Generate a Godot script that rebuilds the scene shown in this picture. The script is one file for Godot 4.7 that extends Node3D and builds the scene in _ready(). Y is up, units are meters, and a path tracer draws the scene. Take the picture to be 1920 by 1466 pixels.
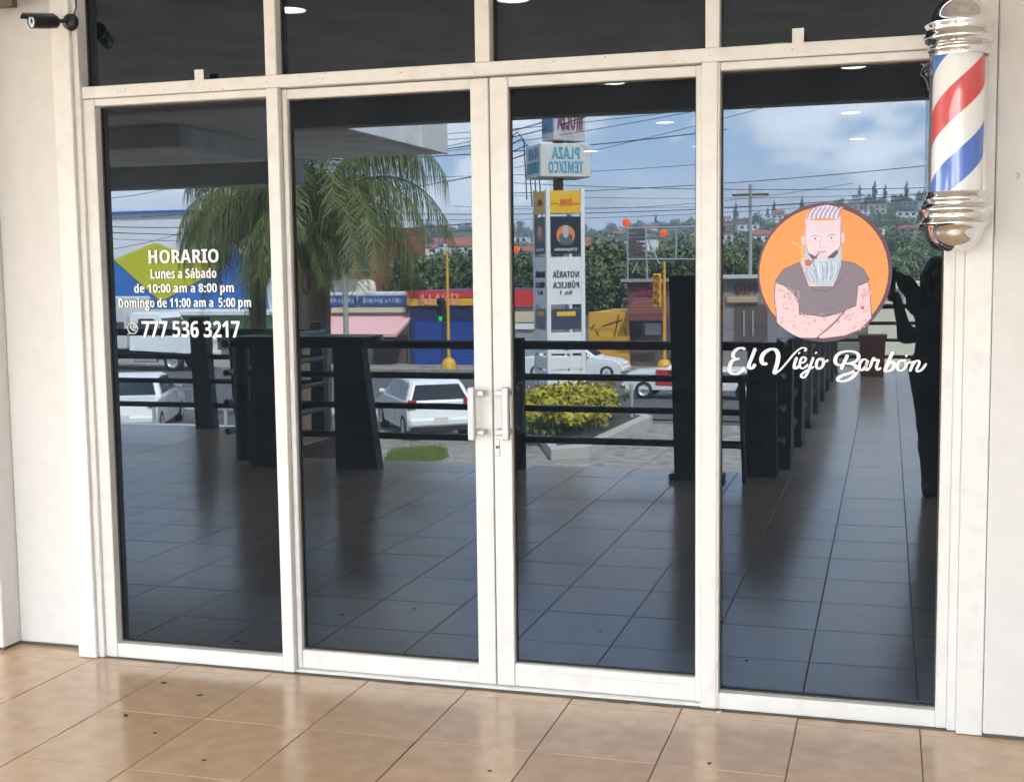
extends Node3D
# A glazed shopfront under a porch; its dark film mirrors the terrace, the street and the hills behind the camera.

const EYE := Vector3(1.4238, 1.5415, 4.335)
const FOCAL := 2367.6
const TURN := Vector3(-5.375, 16.618, -0.7076)
const MIRROR := -0.055
var look := Basis()
var st: SurfaceTool
var mats := {}
var taken := {}
var rng := RandomNumberGenerator.new()

# ---------- helpers: places ----------
func ray(px: float, py: float) -> Vector3:
	return look * Vector3((px - 960.0) / FOCAL, -(py - 733.0) / FOCAL, -1.0)
func on_front(px: float, py: float, z := 0.0) -> Vector3:      # a point of the shopfront at depth z
	var d := ray(px, py)
	return EYE + d * ((z - EYE.z) / d.z)
func on_floor(px: float, py: float, y := 0.0) -> Vector3:
	var d := ray(px, py)
	return EYE + d * ((y - EYE.y) / d.y)
func via(px: float, py: float, z: float) -> Vector3:            # a thing seen mirrored, standing z metres out from the glass
	var d := ray(px, py) * Vector3(1, 1, -1)
	var m := Vector3(EYE.x, EYE.y, 2.0 * MIRROR - EYE.z)
	return m + d * ((z - m.z) / d.z)
func gnd(z: float) -> float:
	return -2.4 if z < 28.0 else maxf(-2.4 - 0.03 * (z - 28.0), -3.42)

# ---------- helpers: materials ----------
func lin(r: float, g: float, b: float) -> Color:
	return Color(r, g, b).linear_to_srgb()
func mat(key: String, c: Color, rough := 0.7, metal := 0.0) -> StandardMaterial3D:
	if mats.has(key):
		return mats[key]
	var m := StandardMaterial3D.new()
	m.resource_name = key
	m.albedo_color = c
	m.roughness = rough
	m.metallic = metal
	mats[key] = m
	return m
func noise_tex(size: int, freq: float, a: Color, b: Color, sd: int, octaves := 5, lo := -0.5, hi := 0.5, normal := false) -> ImageTexture:
	var n := FastNoiseLite.new()
	n.seed = sd
	n.frequency = freq
	n.fractal_octaves = octaves
	n.noise_type = FastNoiseLite.TYPE_SIMPLEX_SMOOTH
	var src := n.get_seamless_image(size, size, false, false, 0.12, false)
	var data := src.get_data()
	var out := PackedByteArray()
	out.resize(size * size * 3)
	for i in size * size:
		var t := clampf((data[i] / 127.5 - 1.0 - lo) / (hi - lo), 0.0, 1.0)
		out[i * 3] = int(255.0 * lerpf(a.r, b.r, t))
		out[i * 3 + 1] = int(255.0 * lerpf(a.g, b.g, t))
		out[i * 3 + 2] = int(255.0 * lerpf(a.b, b.b, t))
	var im := Image.create_from_data(size, size, false, Image.FORMAT_RGB8, out)
	return ImageTexture.create_from_image(im)
func tri_tex(m: StandardMaterial3D, t: Texture2D, scale: float, offset := Vector3.ZERO) -> StandardMaterial3D:
	m.albedo_texture = t
	m.uv1_triplanar = true
	m.uv1_world_triplanar = true
	m.uv1_scale = Vector3.ONE * scale
	m.uv1_offset = offset
	return m
func relief(m: StandardMaterial3D, t: Texture2D, cm: float) -> void:
	m.heightmap_enabled = true
	m.heightmap_texture = t
	m.heightmap_scale = cm

# ---------- helpers: shapes ----------
func begin() -> void:
	st = SurfaceTool.new()
	st.begin(Mesh.PRIMITIVE_TRIANGLES)
func tri(a: Vector3, b: Vector3, c: Vector3, hint: Vector3) -> void:
	var n := (a - c).cross(a - b).normalized()
	if n.dot(hint) < 0.0:
		n = -n
		var t := b
		b = c
		c = t
	for v in [a, b, c]:
		st.set_normal(n)
		st.add_vertex(v)
func quad(a: Vector3, b: Vector3, c: Vector3, d: Vector3, hint: Vector3) -> void:
	tri(a, b, c, hint)
	tri(a, c, d, hint)
func box(c: Vector3, s: Vector3, bev := 0.0, bs := Basis()) -> void:
	var h := s * 0.5
	var e := minf(bev, minf(h.x, minf(h.y, h.z)) * 0.9)
	var p := func(ix: float, iy: float, iz: float, ax: int) -> Vector3:
		var v := Vector3(ix * h.x, iy * h.y, iz * h.z)
		var k := Vector3(ix, iy, iz) * e
		k[ax] = 0.0
		return c + bs * (v - k)
	for ax in 3:
		var u := (ax + 1) % 3
		var w := (ax + 2) % 3
		for s0 in [-1.0, 1.0]:
			var q := []
			for k in [[-1.0, -1.0], [1.0, -1.0], [1.0, 1.0], [-1.0, 1.0]]:
				var i := Vector3()
				i[ax] = s0
				i[u] = k[0]
				i[w] = k[1]
				q.append(p.call(i.x, i.y, i.z, ax))
			var n := Vector3()
			n[ax] = s0
			quad(q[0], q[1], q[2], q[3], bs * n)
	if e <= 0.0:
		return
	for ax in 3:
		var u := (ax + 1) % 3
		var w := (ax + 2) % 3
		for a in [-1.0, 1.0]:
			for b in [-1.0, 1.0]:
				var i0 := Vector3()
				var i1 := Vector3()
				i0[ax] = -1.0
				i1[ax] = 1.0
				for i in [u, w]:
					i0[i] = a if i == u else b
					i1[i] = i0[i]
				var n := i0 + i1
				quad(p.call(i0.x, i0.y, i0.z, u), p.call(i1.x, i1.y, i1.z, u), p.call(i1.x, i1.y, i1.z, w), p.call(i0.x, i0.y, i0.z, w), bs * n)
	for x in [-1.0, 1.0]:
		for y in [-1.0, 1.0]:
			for z in [-1.0, 1.0]:
				tri(p.call(x, y, z, 0), p.call(x, y, z, 1), p.call(x, y, z, 2), bs * Vector3(x, y, z))
func span(a: Vector3, b: Vector3, bev := 0.0) -> void:           # a box between two corners
	box((a + b) * 0.5, (b - a).abs(), bev)
func smooth_quad(p: Array, n: Array) -> void:
	var order := [0, 1, 2, 0, 2, 3]
	var g: Vector3 = (p[0] - p[2]).cross(p[0] - p[1])
	if g.length() < 1e-12:
		g = (p[0] - p[3]).cross(p[0] - p[2])
	if g.dot(n[0] + n[1] + n[2] + n[3]) < 0.0:
		order = [0, 2, 1, 0, 3, 2]
	for i in order:
		st.set_normal(n[i])
		st.add_vertex(p[i])
func tube(pts: Array, radii, sides := 8, caps := true) -> void:
	var rings := []
	var norms := []
	for i in pts.size():
		var d: Vector3 = (pts[mini(i + 1, pts.size() - 1)] - pts[maxi(i - 1, 0)]).normalized()
		var u := d.cross(Vector3.UP if absf(d.y) < 0.95 else Vector3.RIGHT).normalized()
		var w := u.cross(d)
		var r: float = radii[i] if radii is Array else radii
		var ring := []
		var nr := []
		for k in sides:
			var a := TAU * k / sides
			var q := u * cos(a) + w * sin(a)
			ring.append(pts[i] + q * r)
			nr.append(q)
		rings.append(ring)
		norms.append(nr)
	for i in pts.size() - 1:
		for k in sides:
			var l := (k + 1) % sides
			smooth_quad([rings[i][k], rings[i][l], rings[i + 1][l], rings[i + 1][k]], [norms[i][k], norms[i][l], norms[i + 1][l], norms[i + 1][k]])
	if caps:
		for e in [0, pts.size() - 1]:
			var d: Vector3 = pts[0] - pts[1] if e == 0 else pts[e] - pts[e - 1]
			for k in range(1, sides - 1):
				tri(rings[e][0], rings[e][k], rings[e][k + 1], d)
func lathe(profile: Array, sides: int, at := Vector3.ZERO, bs := Basis()) -> void:   # profile of Vector2(radius, height) round the local y axis
	for i in profile.size() - 1:
		var a: Vector2 = profile[i]
		var b: Vector2 = profile[i + 1]
		if a.is_equal_approx(b):
			continue
		var seg := func(j: int) -> Vector2:
			var e: Vector2 = profile[j + 1] - profile[j]
			return Vector2(e.y, -e.x).normalized()
		var n: Vector2 = seg.call(i)
		var na := n
		var nb := n
		if i > 0 and seg.call(i - 1).dot(n) > 0.6:
			na = (n + seg.call(i - 1)).normalized()
		if i + 2 < profile.size() and seg.call(i + 1).dot(n) > 0.6:
			nb = (n + seg.call(i + 1)).normalized()
		for k in sides:
			var p := []
			var nn := []
			for q in [[a, na, k], [a, na, k + 1], [b, nb, k + 1], [b, nb, k]]:
				var t: float = TAU * q[2] / sides
				var dir := Vector3(cos(t), 0, sin(t))
				p.append(at + bs * (dir * q[0].x + Vector3(0, q[0].y, 0)))
				nn.append((bs * (dir * q[1].x + Vector3(0, q[1].y, 0))).normalized())
			smooth_quad(p, nn)
func prism(poly: PackedVector2Array, depth: float, xf := Transform3D()) -> void:    # outline in the local xy plane, front at +depth / 2
	var ids := Geometry2D.triangulate_polygon(poly)
	var zf := Vector3(0, 0, depth * 0.5)
	for i in range(0, ids.size(), 3):
		for s in [1.0, -1.0]:
			var v := []
			for k in 3:
				v.append(xf * (Vector3(poly[ids[i + k]].x, poly[ids[i + k]].y, 0) + zf * s))
			tri(v[0], v[1], v[2], xf.basis.z * s)
	var cw := Geometry2D.is_polygon_clockwise(poly)
	for i in poly.size():
		var a := poly[i]
		var b := poly[(i + 1) % poly.size()]
		var n := Vector3(b.y - a.y, a.x - b.x, 0) * (-1.0 if cw else 1.0)
		var a3 := Vector3(a.x, a.y, 0)
		var b3 := Vector3(b.x, b.y, 0)
		quad(xf * (a3 + zf), xf * (b3 + zf), xf * (b3 - zf), xf * (a3 - zf), xf.basis * n)
func ball(c: Vector3, r: Vector3, n := 10) -> void:
	for i in n:
		for k in n * 2:
			var p := []
			var nn := []
			for q in [[i, k], [i, k + 1], [i + 1, k + 1], [i + 1, k]]:
				var th: float = PI * q[0] / n
				var ph: float = TAU * q[1] / (n * 2)
				var d := Vector3(sin(th) * cos(ph), cos(th), sin(th) * sin(ph))
				p.append(c + d * r)
				nn.append((d / r).normalized())
			smooth_quad(p, nn)
func P2(flat: Array) -> PackedVector2Array:
	var o := PackedVector2Array()
	for i in range(0, flat.size(), 2):
		o.append(Vector2(flat[i], flat[i + 1]))
	return o

# ---------- helpers: objects ----------
func numbered(called: String) -> String:
	if not taken.has(called):
		taken[called] = 0
		return called
	taken[called] += 1
	return "%s_%03d" % [called, taken[called]]
func tag(o: Node, label := "", category := "", group := "", kind := "") -> Node:
	for k in [["label", label], ["category", category], ["group", group], ["kind", kind]]:
		if k[1] != "":
			o.set_meta(k[0], k[1])
	return o
func obj(called: String, m: Material, parent: Node = self) -> MeshInstance3D:   # commits what was collected as one named mesh
	var o := MeshInstance3D.new()
	o.mesh = st.commit()
	o.material_override = null
	o.mesh.surface_set_material(0, m)
	o.name = numbered(called) if parent == self else called
	parent.add_child(o, true)
	return o
func thing(called: String, label: String, category: String, at := Vector3.ZERO, turn := 0.0, group := "") -> Node3D:
	var o := Node3D.new()
	o.name = numbered(called)
	add_child(o)
	o.position = at
	o.rotation.y = turn
	tag(o, label, category, group)
	return o
func struct(o: Node) -> Node:
	return tag(o, "", "", "", "structure")
func copy(o: Node3D, called := "", label := "") -> Node3D:
	var c: Node3D = o.duplicate()
	c.name = numbered(called if called != "" else str(o.name).rstrip("0123456789").trim_suffix("_"))
	add_child(c)
	if label != "":
		c.set_meta("label", label)
	return c
func bx(called: String, c: Vector3, s: Vector3, m: Material, parent: Node = self, bev := 0.0) -> MeshInstance3D:
	begin()
	box(c, s, bev)
	return obj(called, m, parent)
var fonts := {}
func text_mesh(words: String, face := "Droid Sans", bold := true, depth := 0.002) -> TextMesh:
	var k := face + str(bold)
	if not fonts.has(k):
		var f := SystemFont.new()
		f.font_names = PackedStringArray([face])
		f.font_weight = 700 if bold else 400
		fonts[k] = f
	var t := TextMesh.new()
	t.font = fonts[k]
	t.text = words
	t.font_size = 48
	t.pixel_size = 0.01
	t.depth = depth
	t.curve_step = 0.8
	return t
func lettering(called: String, words: String, at: Vector3, size: Vector2, m: Material, parent: Node, turn := 0.0, face := "Droid Sans", bold := true, depth := 0.002) -> MeshInstance3D:
	# fits the words into a box of the given size round a centre, facing local +z turned by turn
	var t := text_mesh(words, face, bold, depth)
	t.material = m
	var b := t.get_aabb()
	var o := MeshInstance3D.new()
	o.mesh = t
	o.name = called
	parent.add_child(o, true)
	var sc := Vector3(size.x / b.size.x, size.y / b.size.y, 1.0)
	var bs := Basis(Vector3.UP, turn)
	o.transform = Transform3D(bs * Basis.from_scale(sc), at - bs * (sc * Vector3(b.get_center().x, b.get_center().y, 0)))
	return o
func _ready() -> void:
	look = Basis.from_euler(TURN * PI / 180.0)
	rng.seed = 7
	var cam := Camera3D.new()
	cam.name = "camera"
	cam.position = EYE
	cam.basis = look
	cam.fov = rad_to_deg(2.0 * atan(733.0 / FOCAL))
	cam.near = 0.05
	cam.far = 3000.0
	add_child(cam)
	var env := Environment.new()
	env.background_mode = Environment.BG_SKY
	env.tonemap_mode = Environment.TONE_MAPPER_LINEAR
	env.tonemap_exposure = 15.0
	env.sdfgi_enabled = true
	env.ssao_enabled = true
	env.ssil_enabled = true
	env.fog_enabled = true
	env.fog_density = 0.00045
	env.fog_light_color = Color(0.80, 0.87, 0.95)
	var sky := Sky.new()
	var pano := PanoramaSkyMaterial.new()
	pano.panorama = make_sky()
	pano.energy_multiplier = 1.3
	sky.sky_material = pano
	env.sky = sky
	var we := WorldEnvironment.new()
	we.name = "world_environment"
	we.environment = env
	add_child(we)
	var sun := DirectionalLight3D.new()
	sun.name = "sun"
	sun.light_energy = 1.25
	sun.light_color = Color(1.0, 0.95, 0.87)
	sun.light_angular_distance = 0.5
	sun.shadow_enabled = true
	add_child(sun)
	sun.look_at_from_position(Vector3.ZERO, -Vector3(0.40, 0.78, -0.48), Vector3.UP)

	make_materials()
	build_ground()
	build_building()
	build_shopfront()
	build_decals()
	build_pole_and_cctv()
	build_terrace_things()
	build_street()
	build_shops()
	build_hills()
	build_person()
	build_small()

func make_sky() -> ImageTexture:
	var w := 2048
	var h := 1024
	var n := FastNoiseLite.new()
	n.seed = 11
	n.frequency = 1.0
	n.fractal_octaves = 6
	n.fractal_gain = 0.52
	n.noise_type = FastNoiseLite.TYPE_SIMPLEX_SMOOTH
	var data := PackedByteArray()
	data.resize(w * h * 3)
	data.fill(110)
	for y in h / 2 + 8:
		var el := PI * (0.5 - (y + 0.5) / h)
		var s := sin(el)
		var c := cos(el)
		var step := 1 if el < 0.5 else (2 if el < 1.0 else 4)
		var up := clampf(s, 0.0, 1.0)
		# air: pale at the horizon, blue above
		var air := Vector3(0.75, 0.78, 0.80).lerp(Vector3(0.43, 0.57, 0.72), 1.0 - exp(-up * 3.6))
		for x in range(0, w, step):
			var az := TAU * ((x + 0.5) / w - 0.5)
			var d := Vector3(sin(az) * c, s, -cos(az) * c)
			var v := n.get_noise_3d(d.x * 6.5, d.y * 15.0 + 1.7, d.z * 6.5) + 0.25 * n.get_noise_3d(d.x * 22.0 + 5.0, d.y * 44.0, d.z * 22.0)
			var cover := smoothstep(-0.08, 0.16, v + 0.06 * exp(-up * 12.0))
			var low := smoothstep(0.045, 0.0, absf(s - 0.045)) * smoothstep(-0.35, 0.05, n.get_noise_3d(d.x * 2.0, d.y * 14.0 + 3.0, d.z * 2.0))
			cover = maxf(cover, low * 0.9)
			var lightness := 0.80 + 0.55 * n.get_noise_3d(d.x * 6.0, d.y * 12.0 + 0.09, d.z * 6.0 + 2.0)
			var cl := Vector3(0.86, 0.84, 0.83).lerp(Vector3(1.0, 0.98, 0.95), clampf(lightness, 0.0, 1.0)) * clampf(0.88 + 0.2 * v, 0.7, 1.0)
			var col := air.lerp(cl, cover)
			for k in step:
				var i := (y * w + x + k) * 3
				data[i] = int(clampf(col.x, 0, 1) * 255.0)
				data[i + 1] = int(clampf(col.y, 0, 1) * 255.0)
				data[i + 2] = int(clampf(col.z, 0, 1) * 255.0)
	return ImageTexture.create_from_image(Image.create_from_data(w, h, false, Image.FORMAT_RGB8, data))

func make_materials() -> void:
	# painted aluminium with specks of dirt, plaster, tiles, glass
	var speck := noise_tex(512, 0.02, Color(1.0, 1.0, 0.995), Color(0.965, 0.96, 0.95), 3, 6, 0.0, 0.7)
	var alu := mat("aluminium_paint", lin(0.74, 0.725, 0.70), 0.38)
	tri_tex(alu, speck, 1.1)
	var plaster := mat("plaster", lin(0.69, 0.675, 0.65), 0.75)
	tri_tex(plaster, noise_tex(512, 0.02, Color(1, 1, 1), Color(0.982, 0.98, 0.974), 5, 6), 0.9)
	mat("grimy_joint", lin(0.10, 0.085, 0.07), 0.9)
	mat("steel_grey", lin(0.55, 0.56, 0.57), 0.35, 0.6)
	mat("chrome", lin(0.78, 0.77, 0.76), 0.06, 1.0)
	mat("dark_rubber", lin(0.02, 0.02, 0.02), 0.8)
	mat("black_metal", lin(0.012, 0.013, 0.015), 0.35)
	mat("black_paint", lin(0.014, 0.014, 0.016), 0.5)
	var glass := mat("tinted_glass", Color(lin(0.037, 0.049, 0.065), 0.9), 0.0, 0.8)
	glass.metallic_specular = 0.66
	glass.transparency = BaseMaterial3D.TRANSPARENCY_ALPHA
	mat("vinyl_white", lin(0.85, 0.85, 0.86), 0.5)
	for k in 4:
		var tile := mat("tile_%d" % k, lin(0.62, 0.44, 0.285) * (1.0 - 0.015 * k), 0.19)
		tile.metallic_specular = 0.6
		tri_tex(tile, mats["tile_tex"] if mats.has("tile_tex") else tile_texture(), 0.9, Vector3(k * 0.37, k * 0.21, k * 0.53))
	mat("grout", lin(0.20, 0.15, 0.11), 0.9)
	var conc := mat("concrete", lin(0.36, 0.32, 0.275), 0.9)
	tri_tex(conc, noise_tex(512, 0.02, Color(1, 1, 1), Color(0.72, 0.70, 0.68), 21, 6), 0.25)
	var asphalt := mat("asphalt", lin(0.11, 0.105, 0.10), 0.9)
	tri_tex(asphalt, noise_tex(512, 0.03, Color(1, 1, 1), Color(0.7, 0.7, 0.7), 22, 6), 0.15)
	var soffit := mat("soffit_paint", lin(0.80, 0.79, 0.77), 0.85)
	tri_tex(soffit, noise_tex(256, 0.02, Color(1, 1, 1), Color(0.86, 0.85, 0.84), 24, 5), 0.3)
	var beam := mat("beam_paint", lin(0.52, 0.52, 0.52), 0.85)
	tri_tex(beam, noise_tex(256, 0.02, Color(1, 1, 1), Color(0.86, 0.85, 0.84), 25, 5), 0.3)
	mat("car_white", lin(0.78, 0.77, 0.75), 0.25).clearcoat_enabled = true
	mat("car_glass", lin(0.02, 0.025, 0.03), 0.05)
	mat("car_red", lin(0.5, 0.02, 0.02), 0.3)
	mat("tail_red", lin(0.45, 0.015, 0.015), 0.2)
	mat("trim_black", lin(0.02, 0.02, 0.02), 0.6)
	mat("wheel_silver", lin(0.5, 0.5, 0.5), 0.35, 0.7)
	mat("lens_clear", lin(0.6, 0.6, 0.58), 0.1)
	mat("cable", lin(0.02, 0.02, 0.02), 0.7)
	mat("bark", lin(0.12, 0.085, 0.055), 0.95)
	mat("sign_white", lin(0.72, 0.70, 0.66), 0.5)
	mat("sign_grey", lin(0.30, 0.31, 0.33), 0.6)
	mat("traffic_yellow", lin(0.62, 0.33, 0.02), 0.5)

func tile_texture() -> Texture2D:
	if not mats.has("tile_tex"):
		mats["tile_tex"] = noise_tex(1024, 0.009, Color(1.0, 1.0, 1.0), Color(0.93, 0.90, 0.865), 31, 7, -0.7, 0.7)
	return mats["tile_tex"]
# ---------- the ground ----------
func strip(x0: float, x1: float, zs: Array, lift: float) -> void:
	for i in zs.size() - 1:
		var y0 := gnd(zs[i]) + lift
		var y1 := gnd(zs[i + 1]) + lift
		quad(Vector3(x0, y0, zs[i]), Vector3(x1, y0, zs[i]), Vector3(x1, y1, zs[i + 1]), Vector3(x0, y1, zs[i + 1]), Vector3.UP)
func build_ground() -> void:
	begin()
	strip(-700, 700, [-200, 5.0, 28, 45, 62.0, 1200], -0.02)
	struct(obj("ground", tri_tex(mat("earth", lin(0.17, 0.14, 0.10), 0.95), noise_tex(256, 0.02, Color(1, 1, 1), Color(0.6, 0.65, 0.5), 26, 5), 0.05)))
	begin()
	strip(-60, 40, [5.4, 27.6], 0.0)
	struct(obj("parking_lot", mats["concrete"]))
	begin()
	for k in 14:      # saw-cut joints of the slabs, as recessed dark strips lying on the sheet
		var x := -22.0 + k * 2.6
		quad(Vector3(x, -2.394, 12), Vector3(x + 0.03, -2.394, 12), Vector3(x + 0.9, -2.394, 27.4), Vector3(x + 0.87, -2.394, 27.4), Vector3.UP)
	for z in [14.0, 17.0, 20.0, 23.0, 26.0]:
		quad(Vector3(-24, -2.392, z), Vector3(14, -2.392, z), Vector3(14, -2.392, z + 0.03), Vector3(-24, -2.392, z + 0.03), Vector3.UP)
	tag(obj("slab_joints", mats["grout"]), "", "", "", "structure")
	begin()
	strip(-300, 300, [28.6, 40, 51.0], 0.02)
	struct(obj("road", mats["asphalt"]))
	begin()
	span(Vector3(-60, -2.6, 27.6), Vector3(-5.6, -2.28, 28.6), 0.02)
	struct(obj("kerb", mat("kerb_stone", lin(0.40, 0.37, 0.33), 0.9)))
	begin()
	span(Vector3(4.0, -2.6, 27.6), Vector3(40, -2.28, 28.6), 0.02)
	struct(obj("kerb", mats["kerb_stone"]))
	begin()
	strip(-300, 300, [51.0, 60.0, 62.0], 0.14)
	quad(Vector3(-300, gnd(51) + 0.14, 51), Vector3(300, gnd(51) + 0.14, 51), Vector3(300, gnd(51) - 0.1, 51), Vector3(-300, gnd(51) - 0.1, 51), Vector3(0, 0, -1))
	struct(obj("pavement", mats["concrete"]))
	begin()
	for k in 9:
		quad(Vector3(-40 + k * 7.0, gnd(37) + 0.03, 37), Vector3(-37 + k * 7.0, gnd(37) + 0.03, 37), Vector3(-37 + k * 7.0, gnd(37.15) + 0.03, 37.15), Vector3(-40 + k * 7.0, gnd(37.15) + 0.03, 37.15), Vector3.UP)
	quad(Vector3(-9, gnd(31.0) + 0.03, 31.0), Vector3(14, gnd(31.0) + 0.03, 31.0), Vector3(14, gnd(31.4) + 0.03, 31.4), Vector3(-9, gnd(31.4) + 0.03, 31.4), Vector3.UP)
	struct(obj("road_marking", mat("road_paint", lin(0.55, 0.54, 0.5), 0.8)))
	build_floor()

func build_floor() -> void:
	# terrace of polished clay-coloured tiles, on a slab with dark joints
	begin()
	span(Vector3(-9.0, -0.30, -0.5), Vector3(3.3, -0.004, 5.15))
	span(Vector3(-9.0, -0.30, 5.15), Vector3(-3.85, -0.004, 7.05))
	span(Vector3(0.62, -0.30, 5.15), Vector3(3.3, -0.004, 15.0))
	var slab := obj("terrace_floor", mats["grout"])
	struct(slab)
	var px := 0.4
	var pz := 0.465
	var all := []
	for i in range(-24, 9):
		for k in range(-1, 33):
			var x0 := 0.347 + i * px
			var z0 := 0.07 + k * pz
			var c := Vector2(x0 + px * 0.5, z0 + pz * 0.5)
			var inside := (c.y < 5.15 and c.y > -0.3) or (c.x < -3.85 and c.y < 7.05 and c.y > 5) or (c.x > 0.62 and c.y < 15.0 and c.y > 5)
			if not inside or c.x < -8.8 or c.x > 3.2:
				continue
			var far := Vector2(c.x - EYE.x, c.y + 4.4).length()
			var slope := (c.x - EYE.x) / (c.y + 4.4)
			if slope < -0.72 or slope > 0.3:
				far += 60.0
			all.append([far, c])
	all.sort_custom(func(a, b): return a[0] < b[0])
	var meshes := []
	for k in 3:
		begin()
		box(Vector3(0, -0.006, 0), Vector3(px - 0.004, 0.012 + 0.0006 * k, pz - 0.004), 0.0012)
		meshes.append(st.commit())
	begin()
	for n in all.size():
		var c: Vector2 = all[n][1]
		var pick := rng.randi_range(0, 3)
		if n < 300:
			var o := MeshInstance3D.new()
			o.mesh = meshes[n % 3]
			o.material_override = mats["tile_%d" % pick]
			o.name = "tile"
			slab.add_child(o, true)
			o.position = Vector3(c.x, 0, c.y)
			o.rotation = Vector3(rng.randf_range(-0.0006, 0.0006), 0, rng.randf_range(-0.0006, 0.0006))
		else:
			box(Vector3(c.x, -0.006, c.y), Vector3(px - 0.004, 0.012, pz - 0.004), 0.0012)
	tag(obj("tiles", mats["tile_0"], slab), "", "", "", "stuff")

# ---------- the building round the porch ----------
func build_building() -> void:
	var pl: Material = mats["plaster"]
	var w := thing("plastered_wall", "white plastered wall panel beside the hours lettering, under the black security camera", "wall", Vector3(-1.9, 0, -0.08))
	begin()
	span(Vector3(-2.08, 0.012, -0.16), Vector3(-1.722, 2.96, -0.078), 0.003)
	var m := obj("panel", pl, w)
	m.position = -w.position
	begin()
	span(Vector3(-2.08, 0.0, -0.16), Vector3(-1.722, 0.0125, -0.0765))
	obj("base_joint", mats["grimy_joint"], w).position = -w.position
	var col := thing("wall_pier", "white plastered pier standing forward at the end of the panel with the camera", "wall", Vector3(-2.9, 0, -0.02))
	begin()
	span(Vector3(-4.2, 0.012, -0.3), Vector3(-2.082, 2.96, 0.03), 0.004)
	obj("pier", pl, col).position = -col.position
	begin()
	span(Vector3(-4.2, 0.0, -0.3), Vector3(-2.083, 0.0125, 0.028))
	obj("base_joint", mats["grimy_joint"], col).position = -col.position
	var r := thing("plastered_wall", "white plastered wall next to the barber pole, hairline-marked", "wall", Vector3(2.4, 0, 0.0))
	begin()
	span(Vector3(1.744, 0.012, -0.2), Vector3(3.3, 2.96, 0.04), 0.004)
	obj("panel", pl, r).position = -r.position
	begin()
	span(Vector3(1.746, 0.0, -0.2), Vector3(3.3, 0.0125, 0.038))
	obj("base_joint", mats["grimy_joint"], r).position = -r.position
	begin()
	prism(P2([0, 0, 0.006, 0.004, 0.011, 0.013, 0.008, 0.021, -0.002, 0.022, -0.004, 0.017, 0.004, 0.016, 0.005, 0.011, 0, 0.006]), 0.001, Transform3D(Basis(), on_front(1907, 337, 0.0407)))
	obj("pencil_mark", mat("pencil", lin(0.42, 0.40, 0.38), 0.9), r)
	(r.get_child(2) as Node3D).position -= r.position
	# wing along the walkway and the rest of the block: what shades the terrace
	var wing := thing("wing_building", "white two-storey wing standing along the tiled walkway", "building", Vector3(6.0, 0, 7.5))
	bx("wall", Vector3(0, 1.2, 0), Vector3(5.4, 7.2, 15.0), pl, wing)
	bx("parapet", Vector3(0, 4.9, 0), Vector3(5.6, 0.2, 15.2), mats["soffit_paint"], wing)
	var blk := thing("shop_block", "main block of the plaza above and behind the shopfront", "building", Vector3(-3.0, 0, -6.0))
	bx("upper_wall", Vector3(0, 4.1, 5.75), Vector3(12.6, 2.3, 0.3), pl, blk)
	bx("flat_roof", Vector3(0, 5.35, 0), Vector3(13.0, 0.2, 12.4), mats["soffit_paint"], blk)
	bx("side_wall", Vector3(-6.2, 1.2, -0.2), Vector3(0.25, 8.1, 11.6), pl, blk)
	bx("side_wall", Vector3(6.0, 1.2, -0.2), Vector3(0.25, 8.1, 11.6), pl, blk)
	bx("back_wall", Vector3(0, 1.2, -6.1), Vector3(12.6, 8.1, 0.25), pl, blk)
	bx("interior_floor", Vector3(0, -0.06, -0.1), Vector3(11.9, 0.1, 11.5), mat("shop_floor", lin(0.16, 0.19, 0.24), 0.3), blk)
	bx("interior_ceiling", Vector3(0, 2.85, -0.1), Vector3(11.9, 0.1, 11.5), mat("shop_ceiling", lin(0.10, 0.10, 0.11), 0.8), blk)
	bx("foundation", Vector3(0, -1.4, 2.8), Vector3(12.4, 2.2, 16.2), mats["concrete"], blk)
	# porch roof over the terrace
	var porch := thing("porch_roof", "grey porch roof slab with a dark edge beam above the terrace", "roof", Vector3(-3.0, 2.75, 5.1))
	begin()
	span(Vector3(-9.2, 2.96, 0.0), Vector3(3.6, 3.12, 5.1))
	obj("ceiling", mats["soffit_paint"], porch).position = -porch.position
	begin()
	span(Vector3(-3.5, 2.735, 5.1), Vector3(3.6, 3.35, 5.28), 0.01)
	obj("edge_beam", mats["beam_paint"], porch).position = -porch.position
	var canopy := thing("concrete_canopy", "deep grey concrete canopy with a painted-in sunlit end standing out beyond the porch", "canopy", Vector3(-6.0, 2.9, 8.0))
	begin()
	span(Vector3(-14, 2.92, 5.12), Vector3(-3.55, 3.7, 9.6), 0.01)
	obj("slab", mats["soffit_paint"], canopy).position = -canopy.position
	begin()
	span(Vector3(-3.56, 2.915, 8.76), Vector3(-3.52, 3.72, 9.62), 0.01)  # strip with its own colour stands in for the sunlit stretch of the side
	obj("painted_sunlit_end", mat("sunlit_end_paint", lin(0.62, 0.61, 0.58), 0.8), canopy).position = -canopy.position
	begin()
	span(Vector3(-14, 2.62, 9.3), Vector3(-5.35, 2.92, 9.6), 0.01)
	obj("front_beam", mats["beam_paint"], canopy).position = -canopy.position
	begin()
	span(Vector3(-14, 2.72, 5.9), Vector3(-4.8, 2.92, 7.6), 0.01)
	obj("dropped_panel", mats["soffit_paint"], canopy).position = -canopy.position
	for p in [[-9.0, 5.3], [-13.0, 9.4]]:
		begin()
		span(Vector3(p[0] - 0.2, -2.4, p[1] - 0.2), Vector3(p[0] + 0.2, 2.93, p[1] + 0.2), 0.01)
		obj("column", mats["beam_paint"], canopy).position = -canopy.position

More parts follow.
